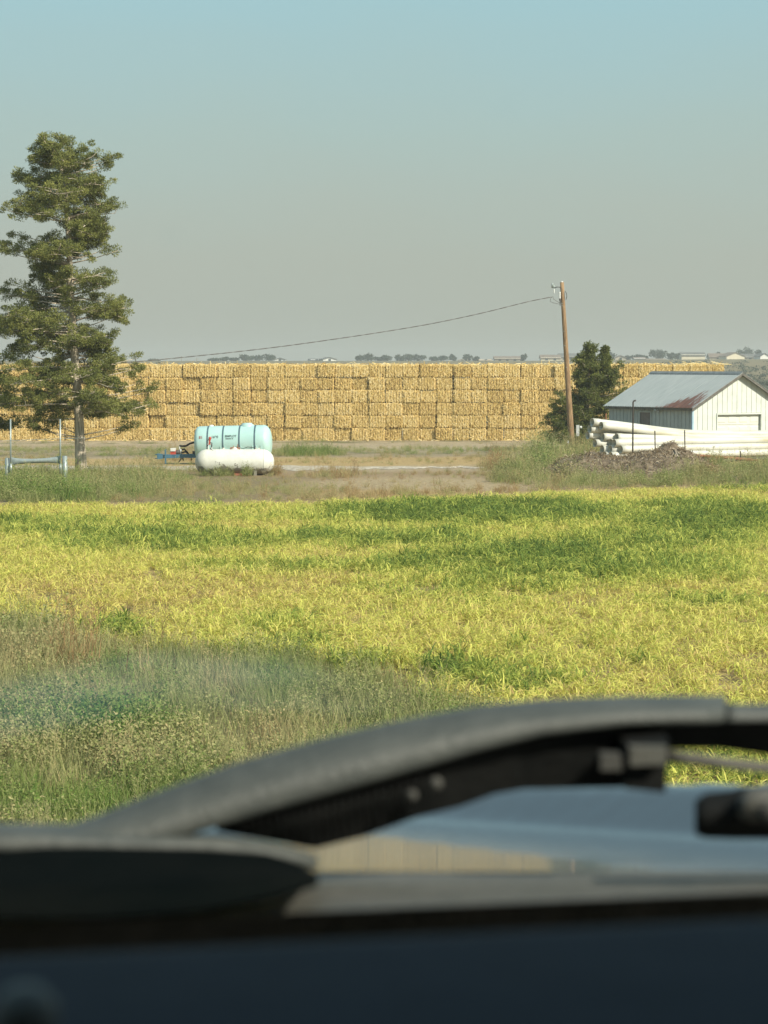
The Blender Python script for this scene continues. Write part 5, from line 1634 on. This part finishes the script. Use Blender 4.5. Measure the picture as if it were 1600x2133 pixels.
m_ = MB(); m_.lathe([(-.002, .006), (.001, .0055), (.002, 0)], at(1606, 1692, 1.010), (0, -1, .1), 12); tr_add(m_, 'nozzle_jet', M_DULL, noz)
# cowl, hood, body
def ypix(v, y): return at(800, v, y).z
m_ = MB()
m_.grid(lambda s, t: Vector((-.95 + 1.9 * s, .86 + .27 * t, ypix(1893 - max(-90, min(90, 241 * (-.95 + 1.9 * s))) * (1 - t), .86) + (ypix(1818, 1.13) - ypix(1893, .86)) * t ** .8)), 40, 8)
m_.grid(lambda s, t: Vector((-.95 + 1.9 * s, 1.13, ypix(1818, 1.13) - .15 * t)), 6, 1)
tr_add(m_, 'cowl', M_COWL)
m_ = MB()                                              # black vent panel covering the cowl's left half
secs = []
for u, v0 in ((-400, 1764), (-100, 1764), (200, 1764), (420, 1768), (560, 1778), (620, 1797), (662, 1822)):
    y1, y2 = .855, 1.0
    vl = float(np.interp(u, [200, 420, 560, 620, 662], [1912, 1896, 1868, 1851, 1838]))
    secs.append([at(u, v0, y2), at(u, v0 + .3 * (vl - v0) * .4, y2 - .02), at(u, (v0 + vl) / 2, .93), at(u, vl, y1), at(u, vl + 8, y1 + .01), at(u, v0 + .3 * (vl - v0), y2 + .03)])
vp = tr_add(loft(secs), 'cowl_vent', M_VENT)
def hood_z(x, y):
    """shallow slope away from the glass, then a low lip that tilts back to the sky, then the drop to the nose"""
    z1 = ypix(1816, 1.15) - HC
    u_ = 800 + x * 3440
    y0 = min(1.47, max(1.25, 1.437 - (u_ - 900) / 550 * .115))
    def near(q):
        t = (q - 1.15) / .3
        return z1 - (.1200 * t - .007 * t * t) * .3
    if y <= y0:
        z = near(y)
    else:
        za = near(y0); e = y - y0
        z = za; k_ = 0.0; st = .004; c = 0
        crest = -.1885
        # climb at a growing angle until the crest line of sight, then roll over
        while k_ < min(e, .2):
            c_ = y0 + k_
            if (z / c_) < crest and k_ < .16:
                sl = -.11 + .36 * min(1, k_ / .02)
            else:
                c += st
                sl = .20 - .55 * min(1, c / .04)
            z += sl * st; k_ += st
    if y > y0 + .2:
        z -= .35 * (y - y0 - .2)
    return HC + z - .9 * max(0, -x - .02) ** 2 - .15 * max(0, x - .35) ** 2
m_ = MB()
m_.grid(lambda s, t: Vector((-.85 + 1.75 * s, 1.15 + 1.15 * t ** 1.6, hood_z(-.85 + 1.75 * s, 1.15 + 1.15 * t ** 1.6))), 240, 150)
m_.grid(lambda s, t: Vector((-.85 + 1.75 * s, 2.3 + .06 * t, hood_z(-.85 + 1.75 * s, 2.3) - .2 * t)), 20, 3)
tr_add(m_, 'hood', M_PAINT)
m_ = MB(); m_.box((.1, 1.6, 2.95), (1.4, 1.2, .7)); tr_add(m_, 'body', M_PAINT, smooth=False)
# dashboard
m_ = MB()
def dash(s, t):
    x = -.8 + 1.6 * s
    if t < .12:
        f = t / .12
        return Vector((x, .80 - .14 * f, HC - .262 + .03 * f))
    f = (t - .12) / .88
    y = .66 - .46 * f
    z0 = HC - .262 + .03 + 0 * x
    zt2 = HC - .148 - .018 * x * 0
    e = ypix(1947 - max(-160, min(160, 80 * (s - .5) / .126)), .60)
    z = e - .012 * max(0, f - .25) if y < .60 else z0 + (e - z0) * min(1, (.66 - y) / .06)
    return Vector((x, y, z))
m_.grid(dash, 50, 60)
tr_add(m_, 'dashboard', M_DASH)
c = at(52, 2100, .50)
m_ = MB(); m_.lathe([(-.02, .0075), (.0, .0072), (.003, .0055), (.0045, .002), (.0046, 0)], c + Vector((0, 0, -.0)), (0, -.35, 1), 20); tr_add(m_, 'light_sensor', M_PLASTIC)
# cab shell: pillars, roof, sides, back
m_ = MB()
m_.box((0, -.55, HC + .36), (1.75, 1.75, .05)); tr_add(m_, 'roof', M_PAINT, smooth=False)
m_ = MB()
for s in (-1, 1):
    m_.tube([(s * .8, .86, HC - .22), (s * .74, .34, HC + .34)], .04, 8)
    m_.box((s * .86, -.3, HC - .55), (.05, 2.3, .62)); m_.box((s * .86, -1.0, HC + .05), (.05, .9, .6))
m_.box((0, -1.4, HC - .25), (1.75, .05, 1.2)); m_.box((0, .2, HC - .6), (1.7, 1.2, .05)); m_.box((0, -.5, HC - .85), (1.7, 1.8, .05)); m_.box((0, -.55, HC + .325), (1.7, 1.7, .01))
tr_add(m_, 'cab_shell', M_DARKPL, smooth=False)
# windshield: one clear curved pane
mgl, n, l = new_mat('windshield_glass')
tb_ = n.new('ShaderNodeBsdfTransparent'); tb_.inputs['Color'].default_value = (.965, .985, .975, 1)
o = n.new('ShaderNodeOutputMaterial'); l.new(tb_.outputs[0], o.inputs['Surface'])
def glass(s, t, off=0):
    x = -.76 + 1.52 * s
    y = .835 - .50 * t - .08 * (x / .76) ** 2 + off
    return Vector((x, y, HC - .235 + .575 * t))
m_ = MB(); m_.grid(glass, 24, 12)
wsh = tr_add(m_, 'windshield', mgl)
GLARE_SMUDGE = .26

# bluish glare painted on a translucent sheet, low on the left; spots are smudges
mf, n, l = new_mat('glare_and_smudges')
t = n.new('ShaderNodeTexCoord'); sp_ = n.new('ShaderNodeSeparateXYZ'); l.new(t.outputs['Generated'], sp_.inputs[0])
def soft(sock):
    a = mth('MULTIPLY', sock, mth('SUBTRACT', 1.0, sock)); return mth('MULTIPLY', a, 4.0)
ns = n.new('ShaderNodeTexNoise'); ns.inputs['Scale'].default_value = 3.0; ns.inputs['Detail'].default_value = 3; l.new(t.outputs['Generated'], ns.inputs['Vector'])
av = n.new('ShaderNodeAttribute'); av.attribute_name = 'glare_smudge_amt'
fac = mth('MULTIPLY', mth('MULTIPLY', av.outputs['Fac'], ns.outputs['Fac']), GLARE_SMUDGE)
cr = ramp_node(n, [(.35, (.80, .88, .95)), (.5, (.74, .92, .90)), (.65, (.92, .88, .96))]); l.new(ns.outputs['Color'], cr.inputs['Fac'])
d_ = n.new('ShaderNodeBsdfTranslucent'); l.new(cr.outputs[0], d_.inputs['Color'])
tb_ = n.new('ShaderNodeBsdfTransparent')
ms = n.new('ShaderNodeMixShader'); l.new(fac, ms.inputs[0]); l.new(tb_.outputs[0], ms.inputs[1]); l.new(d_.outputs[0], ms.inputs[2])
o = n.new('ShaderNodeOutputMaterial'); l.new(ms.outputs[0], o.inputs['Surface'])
def glass_hit(u, v):
    d = ray(u, v); y = .6
    for _ in range(12):
        p = Vector((0, 0, HC)) + d * (y / d.y)
        t_ = (p.z - (HC - .235)) / .575
        y = .835 - .50 * t_ - .08 * (p.x / .76) ** 2 + .004
    return Vector((0, 0, HC)) + d * (y / d.y)
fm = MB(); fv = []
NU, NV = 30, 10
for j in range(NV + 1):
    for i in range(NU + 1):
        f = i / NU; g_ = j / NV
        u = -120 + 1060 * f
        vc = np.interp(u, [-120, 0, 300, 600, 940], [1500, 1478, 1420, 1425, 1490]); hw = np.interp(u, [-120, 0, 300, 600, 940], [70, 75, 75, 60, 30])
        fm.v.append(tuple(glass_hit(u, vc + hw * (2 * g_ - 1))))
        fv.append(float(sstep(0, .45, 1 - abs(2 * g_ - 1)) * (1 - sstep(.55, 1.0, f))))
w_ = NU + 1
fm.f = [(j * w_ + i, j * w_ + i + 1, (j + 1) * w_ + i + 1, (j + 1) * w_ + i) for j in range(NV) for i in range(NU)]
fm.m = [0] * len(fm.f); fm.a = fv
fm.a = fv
fo = tr_add(fm, 'painted_glare', mf)
fa = fo.data.attributes.new('glare_smudge_amt', 'FLOAT', 'POINT'); fa.data.foreach_set('value', fv)
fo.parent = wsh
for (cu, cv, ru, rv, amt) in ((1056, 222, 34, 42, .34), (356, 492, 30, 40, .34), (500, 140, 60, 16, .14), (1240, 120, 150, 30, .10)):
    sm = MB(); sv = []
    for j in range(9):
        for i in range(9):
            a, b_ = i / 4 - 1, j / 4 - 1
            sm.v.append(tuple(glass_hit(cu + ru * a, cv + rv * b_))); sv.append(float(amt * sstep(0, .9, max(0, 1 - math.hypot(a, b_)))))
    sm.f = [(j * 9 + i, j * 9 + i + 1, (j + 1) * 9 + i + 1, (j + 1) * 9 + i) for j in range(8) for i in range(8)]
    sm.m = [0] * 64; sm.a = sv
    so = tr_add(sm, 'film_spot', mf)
    sa = so.data.attributes.new('glare_smudge_amt', 'FLOAT', 'POINT'); sa.data.foreach_set('value', sv)
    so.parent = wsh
